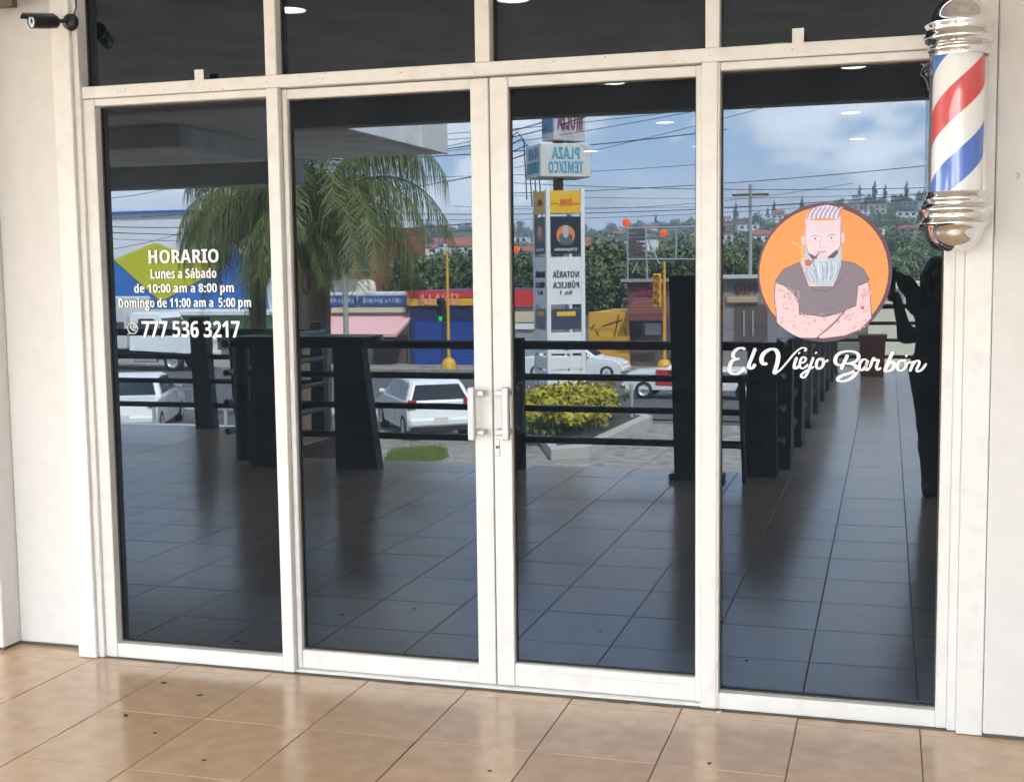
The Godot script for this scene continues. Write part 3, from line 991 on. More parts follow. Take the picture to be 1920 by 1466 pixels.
# ---------- things on the terrace (seen mirrored) ----------
func fin(parent: Node3D, x: float, z: float, w0: float, w1: float, h: float, along_z: bool, lean := 0.0) -> void:   # tapered railing post
	begin()
	var p := P2([-w0 * 0.5, 0.0, w0 * 0.5, 0.0, w1 * 0.5 + lean, h, -w1 * 0.5 + lean, h])
	prism(p, 0.12, Transform3D(Basis(Vector3.UP, PI / 2 if along_z else 0.0), Vector3(x, 0, z)))
	obj("post", mats["black_paint"], parent)
func rails(parent: Node3D, a: Vector3, b: Vector3) -> void:
	for k in [[0.975, 0.036], [0.727, 0.027], [0.48, 0.026], [0.234, 0.028]]:
		begin()
		tube([a + Vector3(0, k[0], 0), b + Vector3(0, k[0], 0)], k[1], 10)
		obj("rail", mats["black_metal"], parent)
func build_terrace_things() -> void:
	var r := thing("terrace_railing", "black four-bar railing along the front edge of the terrace", "railing", Vector3.ZERO)
	rails(r, Vector3(-3.8, 0, 5.0), Vector3(0.55, 0, 5.0))
	for x in [-3.75, -1.355, 0.21]:
		begin()
		tube([Vector3(x, 0, 5.0), Vector3(x, 1.03, 5.0)], 0.066 if x < -1.0 else 0.03, 12)
		obj("post", mats["black_paint"], r)
	fin(r, 0.53, 5.08, 0.24, 0.2, 1.0, false)
	var r2 := thing("terrace_railing", "black four-bar railing of the deeper terrace bay with one tapered post", "railing", Vector3.ZERO)
	rails(r2, Vector3(-8.9, 0, 6.9), Vector3(-3.9, 0, 6.9))
	fin(r2, -5.2, 6.9, 0.2, 0.17, 1.13, false, -0.05)
	fin(r2, -3.95, 6.9, 0.14, 0.12, 1.08, false)
	rails(r2, Vector3(-3.9, 0, 6.9), Vector3(-3.9, 0, 5.0))
	var r3 := thing("walkway_railing", "black railing with tapered posts along the tiled walkway", "railing", Vector3.ZERO)
	rails(r3, Vector3(0.66, 0, 5.1), Vector3(0.66, 0, 14.9))
	for k in 8:
		fin(r3, 0.66, 5.6 + k * 1.3, 0.42, 0.16, 1.0, true)
	rails(r3, Vector3(0.66, 0, 14.9), Vector3(3.2, 0, 14.9))
	# bar-height counter
	var c := thing("bar_counter", "black bar-height counter with rounded top end by the railing", "counter", Vector3(-2.98, 0, 4.75))
	begin()
	var pts := []
	for k in 13:
		pts.append(0.52 + 0.06 * sin(PI * k / 12.0))
		pts.append(-0.2 + 0.4 * k / 12.0)
	prism(P2([-0.62, -0.2] + pts + [-0.62, 0.2]), 0.075, Transform3D(Basis(Vector3.RIGHT, -PI / 2), Vector3(0, 1.02, 0)))
	obj("top", mat("counter_top", lin(0.018, 0.022, 0.03), 0.2), c)
	begin()
	prism(P2([0.20, 0.0, 0.56, 0.0, 0.44, 0.98, 0.20, 0.98]), 0.12)
	obj("panel_leg", mats["black_paint"], c)
	begin()
	prism(P2([-0.56, 0.0, -0.20, 0.0, -0.20, 0.98, -0.5, 0.98]), 0.12)
	obj("panel_leg", mats["black_paint"], c)
	var b0 := thing("rail_banner", "black vinyl banner tied to the railing of the deeper bay", "banner", Vector3(-4.5, 0.15, 6.84))
	begin()
	prism(P2([-0.36, 0.0, 0.34, 0.02, 0.42, 0.86, -0.40, 0.84]), 0.006)
	obj("sheet", mat("banner_back", lin(0.016, 0.018, 0.024), 0.5), b0)
	for x in [-0.36, 0.36]:
		begin()
		tube([Vector3(x, 0.80, 0), Vector3(x, 0.83, 0.08)], 0.006, 6)
		obj("tie", mats["sign_white"], b0)
	# standing banner with a ghost of the emblem
	var s := thing("banner_stand", "tall dark roll-up banner stand with faint bearded-face emblem", "banner stand", Vector3(-0.03, 0, 4.78))
	begin()
	prism(P2([-0.05, 0.05, 0.29, 0.05, 0.29, 1.5, -0.09, 1.5]), 0.012)
	obj("sheet", mat("banner_dark", lin(0.022, 0.026, 0.032), 0.55), s)
	bx("base", Vector3(0.12, 0.025, 0), Vector3(0.40, 0.05, 0.2), mats["black_metal"], s, 0.01)
	var faint := mat("banner_faint", lin(0.042, 0.046, 0.052), 0.55)
	lettering("lettering", "BARBE", Vector3(0.10, 1.16, -0.008), Vector2(0.26, 0.055), faint, s, PI)
	begin()
	prism(P2([-0.10, 0.62, -0.05, 0.52, 0.05, 0.52, 0.10, 0.62, 0.11, 0.82, 0.09, 0.94, 0.04, 1.0, -0.04, 1.0, -0.09, 0.94, -0.11, 0.82]), 0.002, Transform3D(Basis(), Vector3(0.12, -0.06, -0.008)))
	obj("emblem_beard", faint, s)
	begin()
	prism(P2([-0.06, 0.78, 0.06, 0.78, 0.075, 0.9, 0.0, 0.94, -0.075, 0.9]), 0.002, Transform3D(Basis(), Vector3(0.12, -0.06, -0.0105)))
	obj("emblem_face", mat("banner_dark", lin(0.022, 0.026, 0.032), 0.55), s)
	# stool by the walkway corner
	var stool := thing("bar_stool", "tall black metal stool at the corner of the railing", "stool", Vector3(0.30, 0, 4.85))
	for q in [[-0.13, -0.13], [0.13, -0.13], [0.13, 0.13], [-0.13, 0.13]]:
		begin()
		tube([Vector3(q[0] * 1.1, 0, q[1] * 1.1), Vector3(q[0] * 0.8, 0.74, q[1] * 0.8)], 0.014, 8)
		obj("leg", mats["black_metal"], stool)
	begin()
	lathe([Vector2(0.0, 0.735), Vector2(0.15, 0.735), Vector2(0.165, 0.75), Vector2(0.16, 0.78), Vector2(0.0, 0.785)], 20)
	obj("seat", mats["black_metal"], stool)
	begin()
	for k in 4:
		var a := Vector3(cos(PI / 4 + k * PI / 2), 0, sin(PI / 4 + k * PI / 2)) * 0.185 + Vector3(0, 0.26, 0)
		var b := Vector3(cos(PI / 4 + (k + 1) * PI / 2), 0, sin(PI / 4 + (k + 1) * PI / 2)) * 0.185 + Vector3(0, 0.26, 0)
		tube([a, b], 0.01, 6)
	obj("foot_ring", mats["black_metal"], stool)
	# things at the far end of the walkway
	var pot := thing("storage_box", "brick-red box standing at the far end of the walkway", "box", Vector3(1.22, 0, 14.3))
	begin()
	prism(P2([-0.16, 0.0, 0.16, 0.0, 0.18, 0.55, -0.18, 0.55]), 0.36)
	obj("box", mat("terracotta", lin(0.20, 0.05, 0.035), 0.8), pot)
	bx("lid", Vector3(0, 0.57, 0), Vector3(0.40, 0.04, 0.40), mats["terracotta"], pot, 0.01)

func foliage(key: String, c: Color) -> StandardMaterial3D:
	var m := mat(key, c, 0.6)
	m.vertex_color_use_as_albedo = true
	m.cull_mode = BaseMaterial3D.CULL_DISABLED
	m.backlight_enabled = true
	m.backlight = Color(0.35, 0.4, 0.2)
	return m
func leaf_cloud(c: Vector3, r: Vector3, count: int, size: float, sd: int, clumps := 14) -> void:   # leaf faces gathered in clumps through the crown
	var g := RandomNumberGenerator.new()
	g.seed = sd
	var cs := []
	for k in clumps:
		var d := Vector3(g.randfn(), g.randfn(), g.randfn()).normalized() * pow(g.randf(), 0.4) * 0.8
		cs.append([d, g.randf_range(0.22, 0.42), g.randf_range(0.75, 1.25)])
	for i in count:
		var k: Array = cs[i % clumps]
		var d := Vector3(g.randfn(), g.randfn(), g.randfn()).normalized()
		var p: Vector3 = c + (k[0] + d * k[1] * pow(g.randf(), 0.33)) * r
		var n := (d + Vector3(g.randfn(), g.randfn() + 0.6, g.randfn()) * 0.5).normalized()
		var u := n.cross(Vector3(g.randfn(), g.randfn(), g.randfn())).normalized() * size * g.randf_range(0.6, 1.3)
		var w := n.cross(u) * 0.6
		var t: float = k[2] * g.randf_range(0.75, 1.25)
		st.set_color(Color(t, t * g.randf_range(0.92, 1.05), t * g.randf_range(0.8, 1.0)))
		tri(p - u, p + w, p + u, n)
		tri(p - u, p - w, p + u, n)

# ---------- vehicles ----------
func slab_loft(outline: Array, hw: Callable, rim := 0.05, inset := 0.045) -> void:   # a side outline carried across the width, edges drawn in
	var c := Vector2.ZERO
	for p in outline:
		c += p
	c /= outline.size()
	var layers := []
	for k in [[-1.0, 0.0, inset], [-1.0, rim, 0.0], [1.0, rim, 0.0], [1.0, 0.0, inset]]:
		var ring := []
		for p in outline:
			var q: Vector2 = p + (c - p).normalized() * k[2]
			ring.append(Vector3(q.x, q.y, k[0] * (hw.call(p.y) - k[1])))
		layers.append(ring)
	var n := outline.size()
	for l in 3:
		for i in n:
			var j := (i + 1) % n
			var mid: Vector3 = (layers[l][i] + layers[l + 1][j]) * 0.5
			quad(layers[l][i], layers[l][j], layers[l + 1][j], layers[l + 1][i], Vector3(mid.x - c.x, mid.y - c.y, mid.z if l != 1 else 0.0))
	var flat := PackedVector2Array()
	for p in layers[0]:
		flat.append(Vector2(p.x, p.y))
	var ids := Geometry2D.triangulate_polygon(flat)
	for i in range(0, ids.size(), 3):
		tri(layers[0][ids[i]], layers[0][ids[i + 1]], layers[0][ids[i + 2]], Vector3(0, 0, -1))
		tri(layers[3][ids[i]], layers[3][ids[i + 1]], layers[3][ids[i + 2]], Vector3(0, 0, 1))
func side_pane(parent: Node3D, pts: Array, hw: Callable, side: float, m: Material, called := "side_window") -> void:
	begin()
	var v := []
	for p in pts:
		v.append(Vector3(p.x, p.y, side * (hw.call(p.y) + 0.006)))
	for i in range(1, v.size() - 1):
		tri(v[0], v[i], v[i + 1], Vector3(0, 0, side))
	obj(called, m, parent)
func wheel(parent: Node3D, x: float, z: float, r: float, side: float, w := 0.2) -> void:
	begin()
	var bs := Basis(Vector3.RIGHT, PI / 2 * side)
	lathe([Vector2(r * 0.62, w * 0.5), Vector2(r * 0.9, w * 0.5), Vector2(r, w * 0.32), Vector2(r, -w * 0.4), Vector2(r * 0.5, -w * 0.5)], 24, Vector3(x, r, z), bs)
	var t := obj("wheel", mats["dark_rubber"], parent)
	begin()
	lathe([Vector2(0.0, w * 0.40), Vector2(r * 0.18, w * 0.42), Vector2(r * 0.22, w * 0.30), Vector2(r * 0.52, w * 0.36), Vector2(r * 0.60, w * 0.50), Vector2(r * 0.64, w * 0.48)], 20, Vector3(x, r, z), bs)
	obj("rim", mats["wheel_silver"], t)
func arch(x: float, y: float, z: float, r: float, side: float) -> void:
	var p := PackedVector2Array()
	for k in 13:
		p.append(Vector2(x + cos(PI * k / 12.0) * r, y + sin(PI * k / 12.0) * r))
	prism(p, 0.02, Transform3D(Basis(), Vector3(0, 0, z * side)))
func car(called: String, label: String, at: Vector3, turn: float, kind: String, body: Material, group: String) -> Node3D:
	var t := thing(called, label, "car", at, turn, group)
	var hb := 0.82
	var low: Array
	var cab: Array
	var rear_glass: Array
	var front_glass: Array
	var sides: Array
	if kind == "hatch":
		hb = 0.80
		low = V2([-1.85,0.30, -1.88,0.52, -1.82,0.80, -1.78,0.92, 0.75,0.92, 1.55,0.80, 1.85,0.66, 1.88,0.40, 1.80,0.24, -1.70,0.22])
		cab = V2([-1.80,0.90, -1.55,1.30, -1.35,1.40, -0.3,1.44, 0.25,1.38, 0.95,0.93, 0.95,0.88, -1.80,0.86])
		rear_glass = [-1.775,0.97, -1.575,1.30]
		front_glass = [0.92,0.96, 0.33,1.355]
		sides = [[-1.55,0.95, -1.38,1.32, -0.55,1.37, -0.5,0.95], [-0.42,0.95, -0.47,1.37, 0.18,1.34, 0.72,0.97]]
	elif kind == "sedan":
		low = V2([-2.15,0.30, -2.2,0.55, -2.12,0.90, -1.45,0.97, 0.95,0.93, 1.85,0.80, 2.15,0.62, 2.18,0.38, 2.1,0.22, -2.0,0.22])
		cab = V2([-1.6,0.94, -1.05,1.36, -0.7,1.43, 0.0,1.45, 0.35,1.40, 1.05,0.95, 1.05,0.90, -1.6,0.90])
		rear_glass = [-1.56,1.0, -1.08,1.36]
		front_glass = [1.0,0.98, 0.42,1.38]
		sides = [[-1.25,0.99, -0.9,1.34, -0.32,1.39, -0.28,0.99], [-0.2,0.99, -0.24,1.39, 0.3,1.35, 0.82,0.99]]
	else:
		hb = 0.85
		low = V2([-2.3,0.42, -2.32,0.62, -2.28,0.98, -0.35,0.98, 0.75,0.96, 2.15,0.86, 2.35,0.68, 2.36,0.42, 2.25,0.3, -2.2,0.32])
		cab = V2([-0.35,0.95, -0.3,1.5, -0.1,1.58, 0.35,1.56, 0.95,0.98, 0.95,0.92, -0.35,0.92])
		rear_glass = [-0.36,1.1, -0.315,1.45]
		front_glass = [0.92,1.02, 0.42,1.52]
		sides = [[-0.2,1.02, -0.18,1.46, 0.3,1.47, 0.72,1.02]]
	var hw := func(y: float) -> float: return hb - maxf(0.0, y - 0.9) * 0.38 - maxf(0.0, 0.5 - y) * 0.12
	begin()
	slab_loft(low, hw, 0.07, 0.05)
	slab_loft(cab, hw, 0.06, 0.05)
	if kind == "pickup":
		span(Vector3(-2.2, 0.9, -0.7), Vector3(-0.45, 0.985, 0.7))
	obj("body", body, t)
	for g in [[rear_glass, "rear_window", -1.0], [front_glass, "windscreen", 1.0]]:
		var p: Array = g[0]
		begin()
		var d := Vector3((p[3] - p[1]), absf(p[2] - p[0]) + 0.02, 0).normalized() * 0.012
		d.x = absf(d.x) * g[2]
		var wb: float = hw.call(p[1]) - 0.10
		var wt: float = hw.call(p[3]) - 0.12
		quad(Vector3(p[0], p[1], -wb) + d, Vector3(p[0], p[1], wb) + d, Vector3(p[2], p[3], wt) + d, Vector3(p[2], p[3], -wt) + d, d)
		obj(g[1], mats["car_glass"], t)
	for sd in [-1.0, 1.0]:
		for q in sides:
			side_pane(t, V2(q), hw, sd, mats["car_glass"])
		for x in [low[0].x * 0.70, low[6].x * 0.70]:
			begin()
			arch(x, 0.33, hb - 0.035, 0.36, sd)
			obj("wheel_arch", mats["trim_black"], t)
			wheel(t, x, sd * (hb - 0.10), 0.30, sd)
		bx("tail_lamp", Vector3(low[1].x + 0.05, 0.80 if kind != "hatch" else 0.88, sd * (hb - 0.12)), Vector3(0.12, 0.20 if kind == "hatch" else 0.13, 0.20), mats["tail_red"], t, 0.02)
		bx("headlamp", Vector3(low[6].x - 0.08, 0.64, sd * (hb - 0.18)), Vector3(0.14, 0.12, 0.28), mats["lens_clear"], t, 0.03)
		bx("mirror", Vector3(0.72, 1.0, sd * (hb + 0.07)), Vector3(0.10, 0.11, 0.16), body, t, 0.03)
		for x in [-0.46, 0.62]:
			bx("door_seam", Vector3(x, 0.62, sd * (hb + 0.001)), Vector3(0.008, 0.55, 0.004), mats["trim_black"], t)
		bx("door_handle", Vector3(-0.6, 0.76, sd * (hb + 0.004)), Vector3(0.14, 0.025, 0.012), mats["trim_black"], t)
	bx("rear_bumper", Vector3(low[1].x + 0.02, 0.44, 0), Vector3(0.16, 0.20, hb * 1.92), body if kind != "pickup" else mats["trim_black"], t, 0.05)
	bx("front_bumper", Vector3(low[7].x - 0.02, 0.42, 0), Vector3(0.16, 0.20, hb * 1.92), body, t, 0.05)
	bx("bumper_skirt", Vector3(low[1].x + 0.06, 0.28, 0), Vector3(0.12, 0.12, hb * 1.8), mats["trim_black"], t, 0.02)
	bx("number_plate", Vector3(low[1].x - 0.065, 0.50, 0), Vector3(0.012, 0.13, 0.34), mats["sign_white"], t)
	return t
func truck() -> void:
	var p := via(347, 712, 50.0)
	var t := thing("box_truck", "white box truck with long bonnet waiting in the street", "truck", Vector3(p.x - 1.0, gnd(50.0) + 0.03, 50.0), 0.0)
	# x forward along the street; the nose points to +x
	bx("cargo_box", Vector3(-5.3, 2.35, 0), Vector3(7.6, 2.5, 2.3), mat("truck_box", lin(0.58, 0.58, 0.57), 0.5), t, 0.04)
	bx("side_stripe", Vector3(-5.3, 2.15, -1.153), Vector3(7.5, 0.5, 0.01), mat("stripe_dark", lin(0.05, 0.06, 0.07), 0.5), t)
	bx("chassis", Vector3(-3.6, 0.85, 0), Vector3(10.2, 0.25, 0.9), mats["trim_black"], t)
	begin()
	slab_loft(V2([-1.4,1.0, -1.4,2.75, -1.2,2.85, 0.2,2.82, 0.62,2.0, 1.1,1.95, 2.1,1.72, 2.25,1.5, 2.28,0.95, 1.9,0.85]), func(y: float) -> float: return 1.1 - maxf(0.0, y - 1.6) * 0.12, 0.12, 0.07)
	obj("cab", mats["car_white"], t)
	var hw := func(y: float) -> float: return 1.12 - maxf(0.0, y - 1.6) * 0.12
	for sd in [-1.0, 1.0]:
		side_pane(t, V2([-0.85,1.9, -0.85,2.55, 0.0,2.55, 0.42,1.95]), hw, sd, mats["car_glass"])
		wheel(t, 1.0, sd * 0.95, 0.5, sd, 0.3)
		wheel(t, -6.6, sd * 0.95, 0.5, sd, 0.4)
		begin()
		arch(1.0, 0.55, 1.02, 0.62, sd)
		obj("wheel_arch", mats["trim_black"], t)
		bx("step", Vector3(-0.55, 0.62, sd * 0.95), Vector3(1.3, 0.35, 0.3), mats["wheel_silver"], t, 0.04)
		bx("mirror", Vector3(0.55, 2.2, sd * 1.25), Vector3(0.08, 0.4, 0.22), mats["trim_black"], t, 0.03)
		bx("headlamp", Vector3(2.22, 1.35, sd * 0.8), Vector3(0.12, 0.2, 0.36), mats["lens_clear"], t, 0.03)
	begin()
	quad(Vector3(0.22, 2.72, -0.9), Vector3(0.22, 2.72, 0.9), Vector3(0.62, 2.03, 0.95), Vector3(0.62, 2.03, -0.95), Vector3(1, 0.5, 0))
	var ws := obj("windscreen", mats["car_glass"], t)
	ws.position = Vector3(0.015, 0.01, 0)
	bx("grille", Vector3(2.275, 1.3, 0), Vector3(0.06, 0.55, 1.0), mats["trim_black"], t, 0.02)
	bx("bumper", Vector3(2.3, 0.75, 0), Vector3(0.25, 0.35, 2.2), mats["car_white"], t, 0.05)

# ---------- the street ----------
func sign_panel(called: String, parent: Node3D, c: Vector3, s: Vector2, m: Material) -> MeshInstance3D:   # on the +z face of a turned post
	return bx(called, c, Vector3(s.x, s.y, 0.05), m, parent, 0.006)
func build_street() -> void:
	var g := "cars parked and passing in front of the plaza"
	var h := via(805, 828, 23.6)
	car("hatchback", "small white hatchback parked with its tail to the terrace", Vector3(h.x - 0.7, -2.4, 25.0), deg_to_rad(-124), "hatch", mats["car_white"], g)
	var s := via(232, 800, 22.4)
	var ahead := Vector3(-0.375, 0, 0.927) * 2.15
	car("sedan", "white sedan with red tail lamps behind the grey guard rail", Vector3(s.x + ahead.x, -2.4, 22.4 + ahead.z), deg_to_rad(-112), "sedan", mats["car_white"], g)
	var s2 := via(238, 720, 40.0)
	car("sedan", "white sedan passing beside the box truck", Vector3(s2.x - 1.0, gnd(36.5) + 0.03, 36.5), 0.0, "sedan", mats["car_white"], g)
	var wc := via(1085, 697, 48.0)
	car("sedan", "white sedan passing behind the pylon sign", Vector3(wc.x, gnd(47.5) + 0.03, 47.5), 0.0, "sedan", mats["car_white"], g)
	var pu := via(1217, 742, 36.8)
	var pk := car("pickup", "white pickup with red doors in the near lane", Vector3(pu.x + 1.62, gnd(36.8) + 0.03, 36.8), PI, "pickup", mats["car_white"], g)
	for sd in [-1.0, 1.0]:
		bx("door", Vector3(0.72, 0.72, sd * 0.846), Vector3(1.05, 0.5, 0.02), mats["car_red"], pk, 0.005)
	truck()
	build_pylon()
	# guard rail of grey tubes beside the lot
	var gr := thing("guard_rail", "low grey tubular guard rail along the parking lot", "guard rail", Vector3(-15.0, -2.4, 21.6))
	for k in 5:
		begin()
		tube([Vector3(-4.0 + k * 1.9, 0, 0), Vector3(-4.0 + k * 1.9, 0.95, 0)], 0.045, 8)
		obj("post", mats["steel_grey"], gr)
	for y in [0.92, 0.45]:
		begin()
		tube([Vector3(-4.0, y, 0), Vector3(3.6, y, 0)], 0.04, 8)
		obj("rail", mats["steel_grey"], gr)
	# planter island with golden shrub
	var pl := thing("planter_kerb", "raised concrete planter kerb coming to a point", "planter", Vector3(-6.4, -2.4, 24.5))
	begin()
	prism(P2([1.55,3.9, -2.2,3.9, -0.6,0.9, 1.1,-3.6, 1.75,-2.9, 2.05,3.0]), 0.22, Transform3D(Basis(Vector3.RIGHT, -PI / 2) * Basis.from_scale(Vector3(1, -1, 1)), Vector3(0, 0.11, 0)))
	obj("kerb", mats["kerb_stone"], pl)
	begin()
	prism(P2([1.3,3.6, -1.7,3.6, -0.3,0.9, 1.05,-2.9, 1.45,-2.5, 1.75,2.9]), 0.02, Transform3D(Basis(Vector3.RIGHT, -PI / 2) * Basis.from_scale(Vector3(1, -1, 1)), Vector3(0, 0.225, 0)))
	obj("soil", mat("soil", lin(0.05, 0.04, 0.03), 0.95), pl)
	var bu := thing("golden_shrub", "clipped golden-leaved shrub growing in the pointed planter", "shrub", Vector3(-6.1, -2.2, 24.6))
	begin()
	leaf_cloud(Vector3(0.15, 0.55, 0.6), Vector3(1.35, 0.55, 2.9), 5200, 0.075, 9, 70)
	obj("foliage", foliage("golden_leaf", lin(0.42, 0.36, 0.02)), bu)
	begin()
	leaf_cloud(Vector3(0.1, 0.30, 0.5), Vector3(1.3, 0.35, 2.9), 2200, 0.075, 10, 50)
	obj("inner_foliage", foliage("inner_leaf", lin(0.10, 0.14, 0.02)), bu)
	for k in 6:
		begin()
		tube([Vector3(0.1 * (k - 2), 0, -1.6 + k * 0.8), Vector3(0.12 * (k - 2), 0.5, -1.5 + k * 0.8)], 0.025, 6)
		obj("stem", mats["bark"], bu)
	# grass patch
	begin()
	var r := RandomNumberGenerator.new()
	r.seed = 3
	var gp := via(778, 862, 20.5)
	for k in 2600:
		var a := r.randf() * TAU
		var ra := sqrt(r.randf()) * r.randf_range(0.8, 1.1)
		var q := Vector3(gp.x + cos(a) * ra * 0.6, -2.4, 20.6 + sin(a) * ra * 0.85)
		var d := Vector3(r.randf_range(-0.05, 0.05), r.randf_range(0.08, 0.26), r.randf_range(-0.05, 0.05))
		var w := Vector3(r.randf_range(0.008, 0.016), 0, 0.01)
		var t := r.randf_range(0.7, 1.3)
		st.set_color(Color(t, t, t))
		tri(q - w, q + w, q + d, Vector3(0, 0.4, -1))
	tag(obj("grass_patch", foliage("grass_blade", lin(0.13, 0.19, 0.03))), "ragged patch of grass at the edge of the parking lot", "grass", "", "stuff")
	# grey post in the driveway
	var gp2 := via(1184, 800, 26.8)
	var po := thing("driveway_post", "slim grey steel post at the driveway edge", "post", Vector3(gp2.x, -2.4, 26.8))
	begin()
	tube([Vector3.ZERO, Vector3(0, 1.1, 0)], 0.05, 8)
	obj("post", mats["steel_grey"], po)
	bx("foot", Vector3(0, 0.02, 0), Vector3(0.25, 0.04, 0.25), mats["steel_grey"], po)
	# traffic lights
	var tl := via(828, 695, 50.5)
	traffic_light(Vector3(tl.x, gnd(51.5) + 0.14, 51.5), via(828, 470, 51.5).y, via(818, 582, 51.5).y - 0.55, true, "yellow traffic light pole showing green before the blue shutters", 0.0)
	var t2 := via(1246, 690, 51.5)
	traffic_light(Vector3(t2.x, gnd(51.5) + 0.14, 51.5), via(1246, 490, 51.5).y, via(1236, 545, 51.5).y - 0.55, false, "yellow traffic light pole with its four-lamp head turned away", 0.0)
	for q in [[1174, 418, 48.0, "red signal lamp hung over the street by the hill skyline"], [1244, 437, 52.0, "red signal lamp hung over the street before the steel sign frame"], [946, 372, 47.0, "red signal lamp hung over the street beside the door stile"], [968, 468, 58.0, "small red signal lamp hung low beyond the pylon sign"]]:
		var c := via(q[0], q[1], q[2])
		var t := thing("hanging_signal", q[3], "traffic light", c, 0.0, "signals hung over the crossing")
		begin()
		lathe([Vector2(0.0, 0.0), Vector2(0.17, 0.0), Vector2(0.17, 0.18), Vector2(0.0, 0.18)], 16, Vector3.ZERO, Basis(Vector3.RIGHT, PI / 2))
		obj("housing", mats["traffic_yellow"], t)
		begin()
		lathe([Vector2(0.0, -0.02), Vector2(0.10, -0.012), Vector2(0.13, 0.0)], 16, Vector3(0, 0, -0.001), Basis(Vector3.RIGHT, PI / 2))
		var lm := mat("signal_red", lin(0.6, 0.06, 0.02), 0.4)
		lm.emission_enabled = true
		lm.emission = Color(1.0, 0.16, 0.05)
		lm.emission_energy_multiplier = 1.0
		obj("lamp", lm, t)
	# utility poles and lines
	for q in [[650, 470, 50.0, 8.4, "grey concrete utility pole behind the palms", 0.14], [1406, 420, 60.0, 9.0, "grey utility pole rising before the hillside houses", 0.12], [962, 345, 66.0, 12.5, "thin steel pole with bent lamp arms by the door stile", 0.08]]:
		var b := via(q[0], 690, q[2])
		var t := thing("utility_pole", q[4], "pole", Vector3(b.x, gnd(q[2]) + 0.1, q[2]), 0.0, "poles along the street")
		begin()
		tube([Vector3.ZERO, Vector3(0, q[3], 0)], [q[5], q[5] * 0.7], 10)
		obj("shaft", mat("pole_concrete", lin(0.32, 0.31, 0.29), 0.9), t)
		if q[0] == 962:
			for k in 4:
				begin()
				var top: float = q[3] - 0.4 * k
				tube([Vector3(0, top, 0), Vector3(0.4 + k * 0.25, top + 0.35, 0), Vector3(0.8 + k * 0.28, top - 0.1, 0), Vector3(0.95 + k * 0.3, top - 3.5, 0)], 0.035, 6)
				obj("lamp_arm", mats["black_metal"], t)
		else:
			bx("crossarm", Vector3(0, q[3] - 0.5, 0), Vector3(1.8, 0.12, 0.1), mats["bark"], t)
			for x in [-0.8, 0.0, 0.8]:
				begin()
				lathe([Vector2(0.0, 0.0), Vector2(0.05, 0.0), Vector2(0.03, 0.08), Vector2(0.05, 0.1), Vector2(0.0, 0.16)], 10, Vector3(x, q[3] - 0.44, 0))
				obj("insulator", mats["sign_white"], t)
	var wires := [[560, 228, 900, 222, 33], [560, 262, 910, 246, 33], [700, 300, 910, 258, 34], [560, 300, 905, 288, 34], [560, 330, 900, 330, 40], [940, 270, 1320, 205, 33], [940, 262, 1110, 215, 33], [940, 250, 1060, 216, 34], [940, 320, 1320, 232, 36], [940, 402, 1320, 392, 46], [940, 412, 1330, 400, 46], [1100, 392, 1320, 380, 50], [1340, 355, 1745, 352, 52], [1340, 372, 1745, 362, 52], [1340, 388, 1745, 374, 54], [1340, 345, 1745, 310, 50], [205, 372, 330, 350, 30], [205, 410, 500, 388, 34], [205, 436, 500, 440, 35], [205, 448, 500, 452, 35], [205, 468, 330, 440, 33], [205, 425, 400, 424, 35]]
	for k in wires.size():
		var q: Array = wires[k]
		var a := via(q[0], q[1], q[4])
		var b := via(q[2], q[3], q[4])
		var d := b - a
		a -= d * 1.2
		b += d * 1.2
		var pts := []
		for i in 25:
			var u := i / 24.0
			var hump := absf(u - 0.5)
			pts.append(a.lerp(b, u) + Vector3(0, (4.0 * (u - 0.5) * (u - 0.5) - 0.08) * 0.5, 0))
		begin()
		tube(pts, 0.010 if k % 3 else 0.016, 5)
		tag(obj("overhead_cable", mats["cable"]), "thin black overhead cable sagging across the street", "cable", "overhead cables across the street")
	build_palms()

